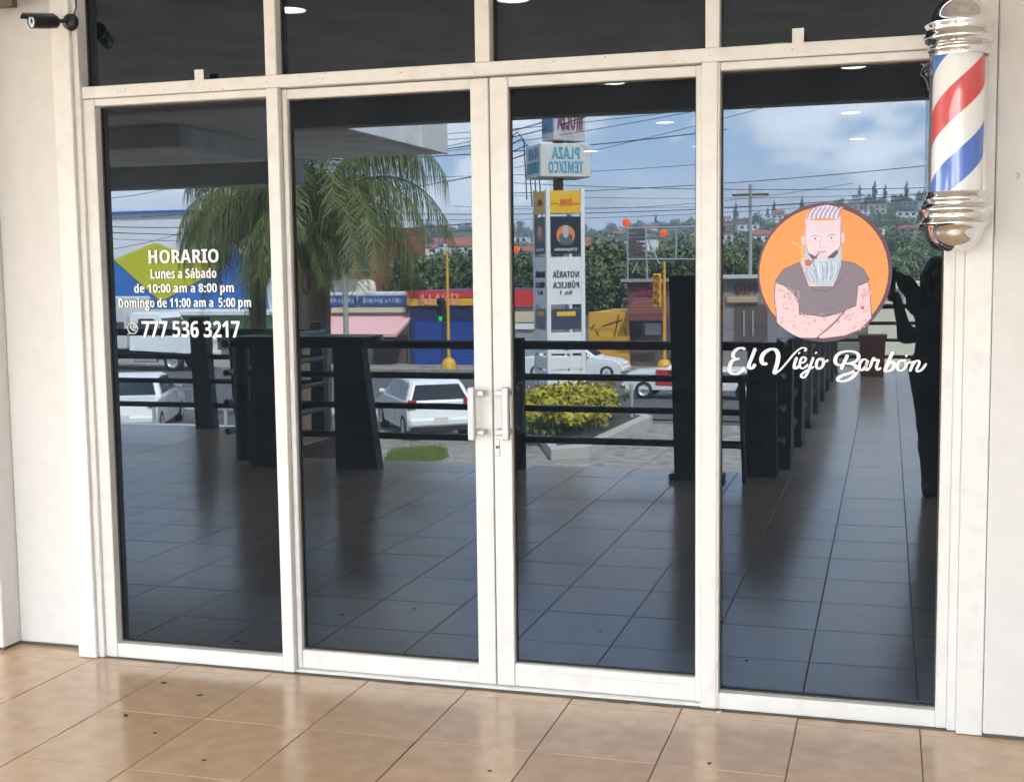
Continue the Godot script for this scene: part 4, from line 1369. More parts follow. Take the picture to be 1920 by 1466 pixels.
func traffic_light(at: Vector3, top: float, head_y: float, green: bool, label: String, turn: float) -> void:
	var t := thing("traffic_light", label, "traffic light", at, turn, "traffic lights at the crossing")
	begin()
	tube([Vector3.ZERO, Vector3(0, top - at.y, 0)], [0.085, 0.06], 12)
	obj("pole", mats["traffic_yellow"], t)
	begin()
	lathe([Vector2(0.0, 0.55), Vector2(0.2, 0.5), Vector2(0.34, 0.3), Vector2(0.36, 0.0), Vector2(0.0, 0.0)], 16)
	obj("pole_base", mats["traffic_yellow"], t)
	var y := head_y - at.y
	var hm: Material = mats["black_metal"] if green else mats["traffic_yellow"]
	var n := 3 if green else 4
	var dx := -0.32
	bx("head", Vector3(dx, y + 0.55, 0), Vector3(0.36, 0.38 * n, 0.24), hm, t, 0.05)
	var head: Node3D = t.get_node("head")
	for k in n:
		var c := Vector3(dx, y + 0.55 + (k - (n - 1) * 0.5) * 0.38, -0.12)
		var bs := Basis(Vector3.RIGHT, -PI / 2)
		begin()
		lathe([Vector2(0.135, 0.0), Vector2(0.15, 0.16), Vector2(0.14, 0.16), Vector2(0.125, 0.0)], 16, c, bs)
		obj("visor", hm, head)
		begin()
		lathe([Vector2(0.125, 0.0), Vector2(0.08, 0.02), Vector2(0.0, 0.025)], 16, c, bs)
		var lm := mat("signal_off" if not (green and k == 0) else "signal_green", lin(0.03, 0.03, 0.03) if green else lin(0.55, 0.30, 0.03), 0.3)
		if green and k == 0:
			lm.albedo_color = lin(0.05, 0.4, 0.2)
			lm.emission_enabled = true
			lm.emission = Color(0.08, 1.0, 0.45)
			lm.emission_energy_multiplier = 0.6
		elif not green:
			lm = mats["traffic_yellow"]
		obj("lamp", lm, head)
	begin()
	tube([Vector3(0, y + 0.9, 0), Vector3(dx, y + 0.9, 0)], 0.03, 6)
	tube([Vector3(0, y + 0.2, 0), Vector3(dx, y + 0.2, 0)], 0.03, 6)
	obj("bracket", hm, t)

func build_pylon() -> void:
	var z := 33.5
	var base := via(1050, 745, z)
	var t := thing("pylon_sign", "tall square pylon sign with stacked tenant panels beside the golden shrub", "sign", Vector3(base.x, gnd(z), z), deg_to_rad(145.3))
	var yy := func(py: float) -> float: return via(1070, py, z).y - gnd(z)
	var w := 1.12
	var h := w * 0.5
	for q in [[-h, -h], [h, -h], [h, h], [-h, h]]:
		bx("corner_post", Vector3(q[0], yy.call(355) * 0.5, q[1]), Vector3(0.13, yy.call(355), 0.13), mats["sign_white"], t, 0.01)
	var dark := mat("panel_navy", lin(0.012, 0.016, 0.03), 0.4)
	var yellow := mat("panel_yellow", lin(0.75, 0.42, 0.01), 0.45)
	var red := mat("print_red", lin(0.6, 0.03, 0.02), 0.5)
	var ink := mat("print_black", lin(0.03, 0.03, 0.035), 0.6)
	var teal := mat("print_teal", lin(0.06, 0.30, 0.42), 0.5)
	var rows := [[358, 402, "courier_panel", yellow], [406, 477, "emblem_panel", dark], [481, 571, "notary_panel", mats["sign_white"]], [577, 617, "photo_panel", mat("panel_dark_blue", lin(0.04, 0.05, 0.09), 0.3)], [621, 662, "droplet_panel", mats["sign_white"]], [666, 690, "plain_panel", mats["sign_white"]], [693, 730, "logo_panel", mats["sign_white"]]]
	for side in 2:
		var holder := t
		var bs := Basis(Vector3.UP, PI / 2 * side)
		for r in rows:
			var y0: float = yy.call(r[1])
			var y1: float = yy.call(r[0])
			begin()
			box(bs * Vector3(0, (y0 + y1) * 0.5, h + 0.02), Vector3(w - 0.13, y1 - y0 - 0.03, 0.06) if side == 0 else Vector3(0.06, y1 - y0 - 0.03, w - 0.13), 0.006)
			var p := obj(r[2], r[3], t)
			var c := Vector3(0, (y0 + y1) * 0.5, h + 0.053)
			var put := func(words: String, dy: float, sz: Vector2, m: Material) -> void:
				lettering("lettering", words, bs * (c + Vector3(0, dy, 0)), sz, m, p, PI / 2 * side, "Droid Sans", true, 0.03)
			match r[2]:
				"courier_panel":
					put.call("DHL", 0.0, Vector2(0.42, 0.2), red)
					for x in [-0.36, 0.36]:
						begin()
						box(bs * (c + Vector3(x, -0.05, 0)), Vector3(0.2, 0.035, 0.004) if side == 0 else Vector3(0.004, 0.035, 0.2))
						obj("print_bar", red, p)
				"notary_panel":
					put.call("NOTARÍA", 0.22, Vector2(0.86, 0.24), ink)
					put.call("PÚBLICA", -0.10, Vector2(0.86, 0.24), ink)
					put.call("No. 1", -0.36, Vector2(0.38, 0.13), ink)
				"emblem_panel":
					begin()
					lathe([Vector2(0.0, 0.004), Vector2(0.30, 0.004), Vector2(0.30, 0.0)], 28, bs * c, bs * Basis(Vector3.RIGHT, PI / 2))
					obj("emblem_disc", mat("print_orange", lin(0.70, 0.20, 0.04), 0.5), p)
					begin()
					prism(P2([-0.18, -0.3, 0.18, -0.3, 0.22, -0.02, 0.1, 0.06, -0.1, 0.06, -0.22, -0.02]), 0.004, Transform3D(bs, bs * (c + Vector3(0, 0, 0.007))))
					obj("emblem_shirt", mat("print_grey", lin(0.10, 0.10, 0.12), 0.5), p)
					begin()
					prism(P2([-0.09, -0.06, 0.0, -0.14, 0.09, -0.06, 0.10, 0.16, 0.06, 0.26, -0.06, 0.26, -0.10, 0.16]), 0.004, Transform3D(bs, bs * (c + Vector3(0, 0.04, 0.012))))
					obj("emblem_face", mat("print_pale", lin(0.45, 0.40, 0.42), 0.5), p)
					put.call("El Viejo Barbón", -0.44, Vector2(0.72, 0.12), mat("print_white", lin(0.7, 0.7, 0.7), 0.5))
				"droplet_panel":
					begin()
					lathe([Vector2(0.0, 0.004), Vector2(0.15, 0.004), Vector2(0.15, 0.0)], 20, bs * (c + Vector3(0, -0.08, 0)), bs * Basis(Vector3.RIGHT, PI / 2))
					obj("print_droplet", teal, p)
				"photo_panel":
					begin()
					box(bs * (c + Vector3(0, 0.16, 0)), Vector3(0.62, 0.14, 0.006) if side == 0 else Vector3(0.006, 0.14, 0.62))
					obj("print_band", yellow, p)
				"logo_panel":
					begin()
					tube([bs * (c + Vector3(-0.32, 0.1, 0)), bs * (c + Vector3(0.2, 0.14, 0)), bs * (c + Vector3(0.28, 0.05, 0)), bs * (c + Vector3(0.3, -0.2, 0))], 0.025, 6)
					obj("print_swoosh", teal, p)
	bx("crossbeam", Vector3(0, yy.call(738), h - 0.05), Vector3(w, 0.1, 0.06), mats["sign_white"], t)
	begin()
	tube([Vector3(0, yy.call(358), 0), Vector3(0, yy.call(180), 0)], 0.16, 12)
	obj("mast", mat("rust_mast", lin(0.16, 0.10, 0.08), 0.7), t)
	# plaza box on the mast
	var b0: float = yy.call(334)
	var b1: float = yy.call(272)
	begin()
	box(Vector3(0, (b0 + b1) * 0.5, 0.0), Vector3(1.62, b1 - b0, 1.35), 0.02)
	var bxs := obj("plaza_box", mat("plaza_cream", lin(0.58, 0.56, 0.50), 0.5), t)
	for side in 2:
		var bs := Basis(Vector3.UP, PI / 2 * side)
		var d := 0.678 if side == 0 else 0.813
		lettering("lettering", "PLAZA", bs * Vector3(0.0, (b0 + b1) * 0.5 + 0.22, d), Vector2(0.88, 0.34), teal, bxs, PI / 2 * side, "Droid Sans", true, 0.03)
		lettering("lettering", "TEMIXCO", bs * Vector3(0.0, (b0 + b1) * 0.5 - 0.20, d), Vector2(1.12, 0.34), teal, bxs, PI / 2 * side, "Droid Sans", true, 0.03)
	var c0: float = yy.call(268)
	begin()
	box(Vector3(-0.15, c0 + 0.9, 0.1), Vector3(1.25, 1.7, 0.6), 0.02, Basis(Vector3.UP, -0.35) * Basis(Vector3.FORWARD, 0.0))
	var ub := obj("upper_box", mat("upper_cream", lin(0.50, 0.45, 0.45), 0.5), t)
	var plum := mat("print_plum", lin(0.20, 0.05, 0.10), 0.5)
	var ub_b := Basis(Vector3.UP, -0.35)
	lettering("lettering", "MOLIA", Vector3(-0.15, c0 + 0.75, 0.1) + ub_b * Vector3(0, 0, 0.304), Vector2(1.0, 0.75), plum, ub, -0.35, "Droid Sans", true, 0.03)
	begin()
	box(Vector3(-0.15, c0 + 0.9, 0.1) + ub_b * Vector3(0.635, 0.05, 0), Vector3(0.02, 1.3, 0.5), 0.0, ub_b)
	obj("blue_end", mat("print_sky", lin(0.06, 0.18, 0.34), 0.5), ub)

# ---------- palms ----------
func palm(at: Vector3, trunk_h: float, label: String, sd: int, reach: float, droop: float) -> void:
	var g := RandomNumberGenerator.new()
	g.seed = sd
	var t := thing("palm_tree", label, "palm tree", at, 0.0, "palms by the parking lot")
	begin()
	var pts := []
	var rr := []
	for k in 13:
		var u := k / 12.0
		pts.append(Vector3(sin(u * 2.0) * 0.12, trunk_h * u, 0))
		rr.append(lerpf(0.24, 0.16, u) + (0.015 if k % 2 else 0.0))
	tube(pts, rr, 12)
	obj("trunk", mats["bark"], t)
	var top := Vector3(sin(2.0) * 0.12, trunk_h, 0)
	begin()
	for k in 26:       # old leaf bases under the crown
		var a := g.randf() * TAU
		var y := top.y - g.randf_range(0.1, 1.3)
		tube([Vector3(top.x, y, 0), Vector3(top.x + cos(a) * 0.28, y + 0.3, sin(a) * 0.28)], [0.07, 0.02], 5)
	obj("leaf_bases", mat("leaf_base", lin(0.16, 0.12, 0.05), 0.9), t)
	var crown := Node3D.new()
	crown.name = "crown"
	t.add_child(crown)
	var m := foliage("palm_leaf", lin(0.115, 0.135, 0.03))
	for f in 30:
		var a := TAU * f / 30.0 * 3.0 + g.randf_range(-0.25, 0.25)
		var rise := g.randf_range(-0.1, 1.2)
		var out := Vector3(cos(a), 0, sin(a))
		var len := reach * g.randf_range(0.8, 1.1)
		var spine := []
		var p := top
		var v := (out * cos(rise) + Vector3.UP * sin(rise)).normalized()
		for k in 15:
			spine.append(p)
			p += v * len / 14.0
			v = (v + Vector3.DOWN * droop * (0.05 + 0.012 * k)).normalized()
		begin()
		var shade := g.randf_range(0.7, 1.25)
		st.set_color(Color(shade * 1.1, shade, shade * 0.6))
		var rads := []
		for k in 15:
			rads.append(lerpf(0.035, 0.006, k / 14.0))
		tube(spine, rads, 4, false)
		for k in range(2, 15):
			for s in 8:
				var q: Vector3 = spine[k - 1].lerp(spine[k], s / 8.0)
				var d: Vector3 = (spine[k] - spine[k - 1]).normalized()
				var sidev := d.cross(Vector3.UP).normalized()
				for e in [-1.0, 1.0]:
					var ll := g.randf_range(0.7, 1.15) * (1.0 - 0.4 * absf(k - 8.0) / 8.0) * reach / 3.2
					var dirv: Vector3 = (sidev * e * g.randf_range(0.25, 0.9) + d * g.randf_range(0.2, 0.6) + Vector3.DOWN * g.randf_range(0.1, 0.8)).normalized()
					var mid := q + dirv * ll * 0.4
					var tip := mid + (dirv * 0.35 + Vector3.DOWN).normalized() * ll * 0.75
					var wv := (d + sidev * g.randf_range(-0.5, 0.5)).normalized() * 0.010
					var c := shade * g.randf_range(0.65, 1.35)
					st.set_color(Color(c, c, c * g.randf_range(0.7, 1.1)))
					var nn := dirv.cross(d)
					tri(q - wv, q + wv, mid + wv, nn)
					tri(q - wv, mid + wv, mid - wv, nn)
					tri(mid - wv, mid + wv, tip, nn)
		obj("frond", m, crown)
func build_palms() -> void:
	var a := via(596, 640, 22.0)
	palm(Vector3(a.x, -2.4, 22.0), via(640, 385, 22.0).y + 2.4, "shaggy palm whose drooping fronds hang before the brick building", 3, 3.9, 1.75)
	var b := via(512, 640, 23.5)
	palm(Vector3(b.x - 0.5, -2.4, 23.5), via(440, 400, 23.5).y + 2.4, "shaggy palm whose drooping fronds hang before the blue and yellow facade", 8, 2.9, 2.0)
	var c := via(566, 640, 21.0)
	palm(Vector3(c.x, -2.4, 21.0), via(560, 455, 21.0).y + 2.4, "shorter palm with hanging fronds between the two tall palms", 14, 1.5, 2.0)
# ---------- shops across the street ----------
func facade(called: String, label: String, px0: float, px1: float, top: float, z: float, deep: float, m: Material) -> Node3D:
	var a := via(px0, top, z)
	var b := via(px1, top, z)
	var y0 := gnd(z) + 0.1
	var t := thing(called, label, "building", Vector3((a.x + b.x) * 0.5, y0, z))
	bx("wall", Vector3(0, (a.y - y0) * 0.5, deep * 0.5), Vector3(b.x - a.x, a.y - y0, deep), m, t)
	return t
func patch(called: String, t: Node3D, px0: float, py0: float, px1: float, py1: float, z: float, deep: float, m: Material, bev := 0.0) -> MeshInstance3D:   # a box on a facade, by its outline, standing deep proud of z
	var a := via(px0, py1, z)
	var b := via(px1, py0, z)
	begin()
	span(Vector3(a.x, a.y, z - deep), Vector3(b.x, b.y, z - 0.003), bev)
	var o := obj(called, m, t)
	o.position = -t.position
	return o
func words(t: Node3D, txt: String, px0: float, py0: float, px1: float, py1: float, z: float, m: Material) -> void:
	var a := via(px0, py1, z)
	var b := via(px1, py0, z)
	var o := lettering("lettering", txt, (a + b) * 0.5 - t.position, Vector2(b.x - a.x, b.y - a.y), m, t, PI, "Droid Sans", true, 0.04)
func build_shops() -> void:
	var cream := mat("shop_cream", lin(0.55, 0.52, 0.46), 0.8)
	var grey := mat("shop_grey", lin(0.30, 0.29, 0.28), 0.85)
	var z := 56.0
	# blue shutters, red and yellow sign
	var s1 := facade("shutter_shop", "shop with deep blue roller shutters under a red and yellow sign", 768, 1000, 545, z, 8.0, mat("deep_blue_wall", lin(0.01, 0.03, 0.13), 0.6))
	patch("sign_red", s1, 766, 543, 1002, 558, z, 0.25, mat("sign_red_paint", lin(0.62, 0.03, 0.03), 0.5))
	patch("sign_yellow", s1, 766, 558, 1002, 573, z, 0.25, mat("sign_yellow_paint", lin(0.72, 0.36, 0.02), 0.5))
	words(s1, "TINA LA", 785, 551, 862, 571, z - 0.27, mat("sign_pink", lin(0.75, 0.28, 0.26), 0.5))
	for k in 3:
		var x0 := 778.0 + k * 62.0
		for i in 14:
			patch("shutter_slat", s1, x0, 598 + i * 6.5, x0 + 50, 603 + i * 6.5, z, 0.06, mat("shutter_blue", lin(0.012, 0.06, 0.30), 0.5))
		patch("shutter_box", s1, x0 - 2, 580, x0 + 52, 597, z, 0.15, mat("shutter_navy", lin(0.008, 0.015, 0.06), 0.6))
	# red sign shop seen beside the door stile
	var s1b := facade("sign_shop", "low shop with a red sign above a pale striped board", 930, 1004, 575, z - 1.2, 6.0, grey)
	patch("sign", s1b, 938, 546, 1002, 574, z - 1.2, 0.2, mats["sign_red_paint"])
	patch("board", s1b, 938, 584, 1002, 604, z - 1.2, 0.15, mat("board_cream", lin(0.62, 0.48, 0.33), 0.6))
	patch("white_strip", s1b, 938, 606, 1002, 617, z - 1.2, 0.12, mats["sign_white"])
	# pink awning, blue signs
	var s2 := facade("awning_shop", "long low shop with pink awning and blue sign boards", 545, 766, 552, z + 0.6, 8.0, cream)
	for q in [[612, 668], [674, 764]]:
		patch("sign", s2, q[0], 554, q[1], 574, z + 0.6, 0.2, mat("sign_blue_paint", lin(0.03, 0.07, 0.22), 0.5))
		var gr := RandomNumberGenerator.new()      # faded print, too blurred to read
		gr.seed = int(q[0])
		begin()
		var x: float = q[0] + 7.0
		while x < q[1] - 9.0:
			var p0m := via(x, gr.randf_range(565, 570), z + 0.39)
			var p1m := via(x + gr.randf_range(1.2, 3.2), gr.randf_range(557, 563), z + 0.39)
			span(p0m, p1m + Vector3(0, 0, 0.02))
			x += gr.randf_range(3.0, 6.0)
		var pm := obj("faded_print", mat("sign_lilac", lin(0.35, 0.38, 0.5), 0.5), s2)
		pm.position = -s2.position
		pm.set_meta("kind", "stuff")
	patch("fascia", s2, 560, 576, 765, 586, z + 0.6, 0.35, mat("fascia_sand", lin(0.55, 0.48, 0.33), 0.7))
	begin()
	var p0 := via(545, 592, z)
	var p1 := via(768, 592, z)
	var pts := P2([0, 0, 0, -0.15, 2.4, -1.0, 2.4, -0.85])
	prism(pts, p1.x - p0.x, Transform3D(Basis(Vector3(0, 0, -1), Vector3.UP, Vector3(1, 0, 0)), Vector3((p0.x + p1.x) * 0.5, p0.y, z + 0.5)))
	obj("awning", mat("awning_pink", lin(0.72, 0.38, 0.36), 0.7), s2).position = -s2.position
	patch("door", s2, 700, 628, 764, 688, z + 0.6, 0.05, mat("doorway_shade", lin(0.11, 0.075, 0.06), 0.7))  # brown sheet in place of a shaded open doorway
	patch("door", s2, 560, 630, 680, 688, z + 0.6, 0.05, mats["doorway_shade"])  # second open doorway, its shade given as brown colour
	# brick building behind
	var s3 := facade("brick_building", "orange brick building with tall dark windows above the pink awning shop", 598, 700, 425, 68.0, 9.0, tri_tex(mat("brick", lin(0.36, 0.14, 0.07), 0.85), noise_tex(256, 0.05, Color(1, 1, 1), Color(0.7, 0.66, 0.62), 41, 5), 0.5))
	for q in [[634, 660], [672, 692]]:
		var f := patch("window", s3, q[0], 460, q[1], 505, 68.0, 0.06, mats["car_glass"])
		patch("sill", s3, q[0] - 3, 505, q[1] + 3, 509, 68.0, 0.2, grey)
	patch("concrete_base", s3, 598, 524, 700, 548, 68.0, 0.2, grey)
	# pale tank house
	var tk := thing("water_tank", "cream domed water tank on a roof beside the brick building", "water tank", via(686, 556, 62.0))
	begin()
	lathe([Vector2(0.0, 1.0), Vector2(0.25, 0.97), Vector2(0.52, 0.8), Vector2(0.56, 0.62), Vector2(0.62, 0.0), Vector2(0.0, 0.0)], 20)
	obj("tank", mat("tank_cream", lin(0.60, 0.52, 0.40), 0.6), tk)
	# blue, white and yellow supermarket facade
	var zz := 72.0
	var s4 := facade("supermarket", "big store front painted with white, blue and yellow triangles behind the truck", 120, 520, 392, zz, 14.0, mat("store_white", lin(0.72, 0.72, 0.74), 0.6))
	var blue := mat("store_blue", lin(0.03, 0.15, 0.47), 0.5)
	patch("blue_cornice", s4, 120, 392, 520, 400, zz, 0.3, blue)
	var poly := func(called: String, pts2: Array, m: Material, proud: float) -> void:
		begin()
		var v := PackedVector2Array()
		for i in range(0, pts2.size(), 2):
			var p := via(pts2[i], pts2[i + 1], zz)
			v.append(Vector2(p.x, p.y))
		prism(v, 0.04, Transform3D(Basis(), Vector3(0, 0, zz - proud)))
		obj(called, m, s4).position = -s4.position
	poly.call("blue_panel", [120, 430, 211, 485, 300, 560, 360, 510, 430, 462, 490, 500, 505, 578, 120, 578], blue, 0.03)
	poly.call("yellow_triangle", [214, 487, 290, 455, 420, 500, 302, 566], mat("store_yellow", lin(0.55, 0.52, 0.01), 0.5), 0.08)
	patch("canopy", s4, 330, 583, 520, 590, zz, 1.2, mats["sign_white"])
	patch("green_wall", s4, 340, 592, 520, 604, zz, 0.05, mat("pale_green", lin(0.25, 0.5, 0.25), 0.6))
	patch("green_band", s4, 400, 604, 520, 614, zz, 0.1, mat("pale_green", lin(0.25, 0.5, 0.25), 0.6))
	patch("painted_dark_doorway", s4, 400, 616, 520, 690, zz, 0.06, mats["doorway_shade"])  # dark entrance under the canopy, shade put into a flat brown panel
	# yellow wall, shop with red roof, steel sign frame
	var s5 := facade("yellow_shop", "plain bright yellow shop wall with scrawled marks", 1104, 1180, 586, z, 6.0, mat("yellow_wall", lin(0.60, 0.30, 0.02), 0.7))
	begin()
	for q in [[1115, 608, 1108, 617], [1117, 618, 1122, 628], [1170, 612, 1174, 628], [1160, 590, 1152, 630], [1128, 612, 1166, 600]]:
		tube([via(q[0], q[1], z - 0.012), via(q[2], q[3], z - 0.012)], 0.03, 5)
	var scr := obj("scrawl", mats["trim_black"], s5)
	scr.position = -s5.position
	var s6 := facade("red_roof_shop", "little shop with red tiled awning and advertising boards beside the yellow wall", 1176, 1262, 527, z + 0.3, 6.0, mat("plum_wall", lin(0.12, 0.05, 0.06), 0.8))
	patch("parapet", s6, 1166, 522, 1262, 529, z + 0.3, 0.3, grey)
	begin()
	var r0 := via(1186, 558, z)
	var r1 := via(1262, 588, z)
	var rows := 6
	for k in rows:
		var u := float(k) / rows
		var y := lerpf(r0.y, r1.y, u)
		var dz := 0.9 * u
		span(Vector3(r0.x - 0.25 * u, y - 0.16, z + 0.3 - dz - 0.22), Vector3(r1.x, y, z + 0.29 - dz), 0.02)
	obj("tiled_awning", mat("roof_tile", lin(0.22, 0.075, 0.055), 0.8), s6).position = -s6.position
	patch("name_board", s6, 1180, 590, 1258, 601, z - 0.9, 0.1, mat("board_wine", lin(0.18, 0.05, 0.05), 0.6))
	patch("window", s6, 1210, 606, 1240, 628, z + 0.3, 0.05, mat("pale_window", lin(0.42, 0.46, 0.42), 0.3))  # pane in one even pale colour
	patch("window", s6, 1182, 605, 1202, 628, z + 0.3, 0.05, mats["car_glass"])
	patch("painted_dark_doorway", s6, 1176, 632, 1262, 688, z + 0.3, 0.03, mats["doorway_shade"])  # flat brown panel painted for the shade of the shop opening
	words(s6, "SR", 1192, 535, 1228, 555, z + 0.25, mat("sign_crimson", lin(0.25, 0.02, 0.04), 0.6))
	var fr := thing("roof_billboard", "bare steel sign frame with one plum mesh panel on the shop roof", "sign frame", via(1230, 527, z + 1.5))
	var zf := z + 1.5
	for q in [[1177, 428, 1320, 425], [1177, 486, 1320, 486], [1210, 428, 1214, 527], [1177, 428, 1177, 527], [1268, 426, 1268, 486], [1196, 492, 1186, 512], [1216, 450, 1236, 495]]:
		begin()
		tube([via(q[0], q[1], zf), via(q[2], q[3], zf)], 0.05, 6)
		obj("bar", mats["wheel_silver"], fr).position = -fr.position
	for k in 7:
		patch("mesh_strip", fr, 1178, 430 + k * 8, 1209, 436 + k * 8, zf, 0.03, mat("mesh_plum", lin(0.10, 0.075, 0.085), 0.8))
	# concrete shop with red letters
	var s7 := facade("concrete_shop", "grey concrete shop with dark red block letters on its front", 1330, 1460, 523, 54.0, 8.0, mat("shop_concrete", lin(0.24, 0.22, 0.21), 0.85))
	words(s7, "NIO · C", 1343, 530, 1418, 551, 53.96, mat("letter_red", lin(0.12, 0.012, 0.012), 0.6))
	patch("cornice", s7, 1326, 514, 1460, 522, 54.0, 0.4, cream)
	patch("sand_board", s7, 1364, 555, 1422, 567, 54.0, 0.15, mat("board_sand", lin(0.5, 0.34, 0.18), 0.6))
	var dw := patch("door", s7, 1377, 571, 1440, 640, 54.0, 0.03, mats["doorway_shade"])  # dark doorway as a brown sheet, the shade is in its colour
	patch("door_frame", s7, 1394, 582, 1397, 630, 54.0, 0.08, mats["steel_grey"])
	patch("door_frame", s7, 1411, 582, 1414, 630, 54.0, 0.08, mats["steel_grey"])
	patch("poster", s7, 1344, 566, 1358, 604, 54.0, 0.05, mat("poster_red", lin(0.55, 0.22, 0.16), 0.6))
	var s8 := facade("cream_house", "sunlit cream house front at the end of the walkway, beyond the person", 1630, 1745, 530, 57.0, 6.0, mat("house_cream", lin(0.66, 0.60, 0.45), 0.8))
	for q in [1680.0, 1692.0, 1706.0]:
		patch("window_bar", s8, q, 550, q + 4, 572, 57.0, 0.06, grey)
	patch("ledge", s8, 1630, 540, 1745, 543, 57.0, 0.2, grey)

# ---------- hills ----------
func hill_y(x: float, z: float) -> float:
	var u := clampf((z - 95.0) / 780.0, 0.0, 1.0)
	var ridge := 31.0 + 12.0 * smoothstep(-110.0, 10.0, x) + 2.5 * sin(x * 0.013 + 0.8) + 1.5 * sin(x * 0.041)
	return -3.6 + (ridge + 3.6) * (0.22 * u + 0.78 * u * u) + 0.8 * sin(x * 0.05 + z * 0.04) * minf(u * 6.0, 1.0)
func build_hills() -> void:
	begin()
	var nx := 80
	var nz := 54
	for i in nx:
		for k in nz:
			var q := []
			for e in [[i, k], [i + 1, k], [i + 1, k + 1], [i, k + 1]]:
				var x: float = -640.0 + e[0] * 10.0
				var z: float = 92.0 + e[1] * 15.0
				q.append(Vector3(x, hill_y(x, z), z))
			quad(q[0], q[1], q[2], q[3], Vector3.UP)
	struct(obj("hillside", tri_tex(mat("hill_soil", lin(0.07, 0.085, 0.035), 0.95), noise_tex(256, 0.03, Color(1, 1, 1), Color(0.55, 0.6, 0.5), 51, 5), 0.03)))
	begin()
	for i in 60:
		for e in [[0.0]]:
			var x0 := -1300.0 + i * 40.0
			var x1 := x0 + 40.0
			var f := func(x: float) -> float: return 30.0 + 18.0 * sin(x * 0.004 + 1.0) + 7.0 * sin(x * 0.013)
			quad(Vector3(x0, -20, 930), Vector3(x1, -20, 930), Vector3(x1, f.call(x1), 1080), Vector3(x0, f.call(x0), 1080), Vector3(0, 1, -1))
	struct(obj("distant_hills", mat("far_green", lin(0.06, 0.09, 0.06), 0.95)))
	# a wood that reads as one mass
	var g := RandomNumberGenerator.new()
	g.seed = 77
	var kinds := []
	for k in 3:
		begin()
		leaf_cloud(Vector3(0, 2.6, 0), Vector3(2.6, 2.4, 2.6), 900, 0.26, 60 + k, 22)
		kinds.append(st.commit())
	var leafm := foliage("wood_leaf", lin(0.15, 0.19, 0.065))
	for k in 3:
		var mm := MultiMesh.new()
		mm.transform_format = MultiMesh.TRANSFORM_3D
		mm.use_colors = true
		mm.mesh = kinds[k]
		kinds[k].surface_set_material(0, leafm)
		mm.instance_count = 1450
		for i in 1450:
			var z := 150.0 + pow(g.randf(), 0.8) * 730.0
			var x := g.randf_range(-0.64, 0.2) * (z + 4.4) + 1.4
			var sc := g.randf_range(0.7, 1.7) * clampf(0.45 + z / 500.0, 0.5, 1.0)
			mm.set_instance_transform(i, Transform3D(Basis(Vector3.UP, g.randf() * TAU) * Basis.from_scale(Vector3(sc, sc * g.randf_range(0.8, 1.3), sc)), Vector3(x, hill_y(x, z) - 0.6, z)))
			var t := g.randf_range(0.5, 1.6)
			mm.set_instance_color(i, Color(t * g.randf_range(0.85, 1.2), t, t * 0.9))
		var o := MultiMeshInstance3D.new()
		o.multimesh = mm
		o.name = numbered("hillside_wood")
		add_child(o)
		tag(o, ["dense green wood covering the hillside beyond the shops", "darker scattered trees mixed through the hillside wood", "round-crowned trees filling the hillside wood"][k], "wood", "", "stuff")
	# nearer trees behind the roofs
	var proto := tree(Vector3.ZERO, "broad green tree behind the shop roofs")
	var first := true
	for q in [[1120, 490, 74.0, 1.2], [1150, 530, 70.0, 1.0], [1290, 500, 78.0, 1.1], [740, 510, 72.0, 1.1], [800, 540, 75.0, 0.9], [880, 505, 80.0, 1.1], [960, 505, 76.0, 1.1], [1385, 515, 72.0, 0.9], [560, 500, 78.0, 1.1], [1225, 505, 80.0, 1.1], [1340, 530, 100.0, 1.0], [1420, 525, 105.0, 1.0], [1600, 520, 100.0, 1.0], [1040, 520, 100.0, 1.0]]:
		var p := via(q[0], q[1], q[2])
		var o := proto if first else copy(proto, "broad_tree")
		first = false
		o.set_meta("label", "%s behind the %s" % ["tall broad green tree" if q[3] > 1.25 else ("full round green tree" if q[3] > 1.05 else "low green tree"), "brick building" if q[0] < 650 else ("pink awning shop" if q[0] < 770 else ("blue shuttered shop" if q[0] < 1000 else ("yellow shop wall" if q[0] < 1170 else ("red-awning shop" if q[0] < 1325 else "concrete shop with red letters"))))])
		o.position = Vector3(p.x, p.y - 4.6 * q[3], q[2])
		o.scale = Vector3.ONE * q[3] * Vector3(1, (p.y - gnd(q[2]) + 2.0) / 6.6 / q[3], 1).clamp(Vector3(0.8, 0.8, 0.8), Vector3(1.6, 1.6, 1.6))
		o.position.y = gnd(q[2])
		o.rotation.y = q[0] * 0.37
	# cypress spires on the skyline
	var cy := thing("cypress", "dark slender cypress standing on the hill skyline", "tree", Vector3.ZERO, 0.0, "cypresses on the skyline")
	begin()
	leaf_cloud(Vector3(0, 4.2, 0), Vector3(0.9, 4.4, 0.9), 700, 0.3, 91, 20)
	obj("crown", foliage("cypress_leaf", lin(0.03, 0.05, 0.02)), cy)
	begin()
	tube([Vector3.ZERO, Vector3(0, 3.0, 0)], [0.18, 0.1], 8)
	obj("trunk", mats["bark"], cy)
	first = true
	for q in [[1504, 405.0], [1640, 392.0], [1612, 395.0], [1660, 390.0], [1440, 402.0], [1452, 402.0], [1380, 408.0], [1230, 402.0], [800, 400.0], [1700, 386.0]]:
		var o := cy if first else copy(cy, "cypress")
		first = false
		var p := via(q[0], q[1], 860.0)
		o.position = Vector3(p.x, hill_y(p.x, 860.0) - 0.5, 860.0)
		o.scale = Vector3.ONE * g.randf_range(1.3, 2.2)
	# houses on the hillside
	var walls := [["white", lin(0.70, 0.68, 0.64)], ["cream", lin(0.58, 0.50, 0.38)], ["brick-red", lin(0.30, 0.12, 0.08)], ["pale ochre", lin(0.50, 0.36, 0.20)], ["grey block", lin(0.34, 0.33, 0.32)]]
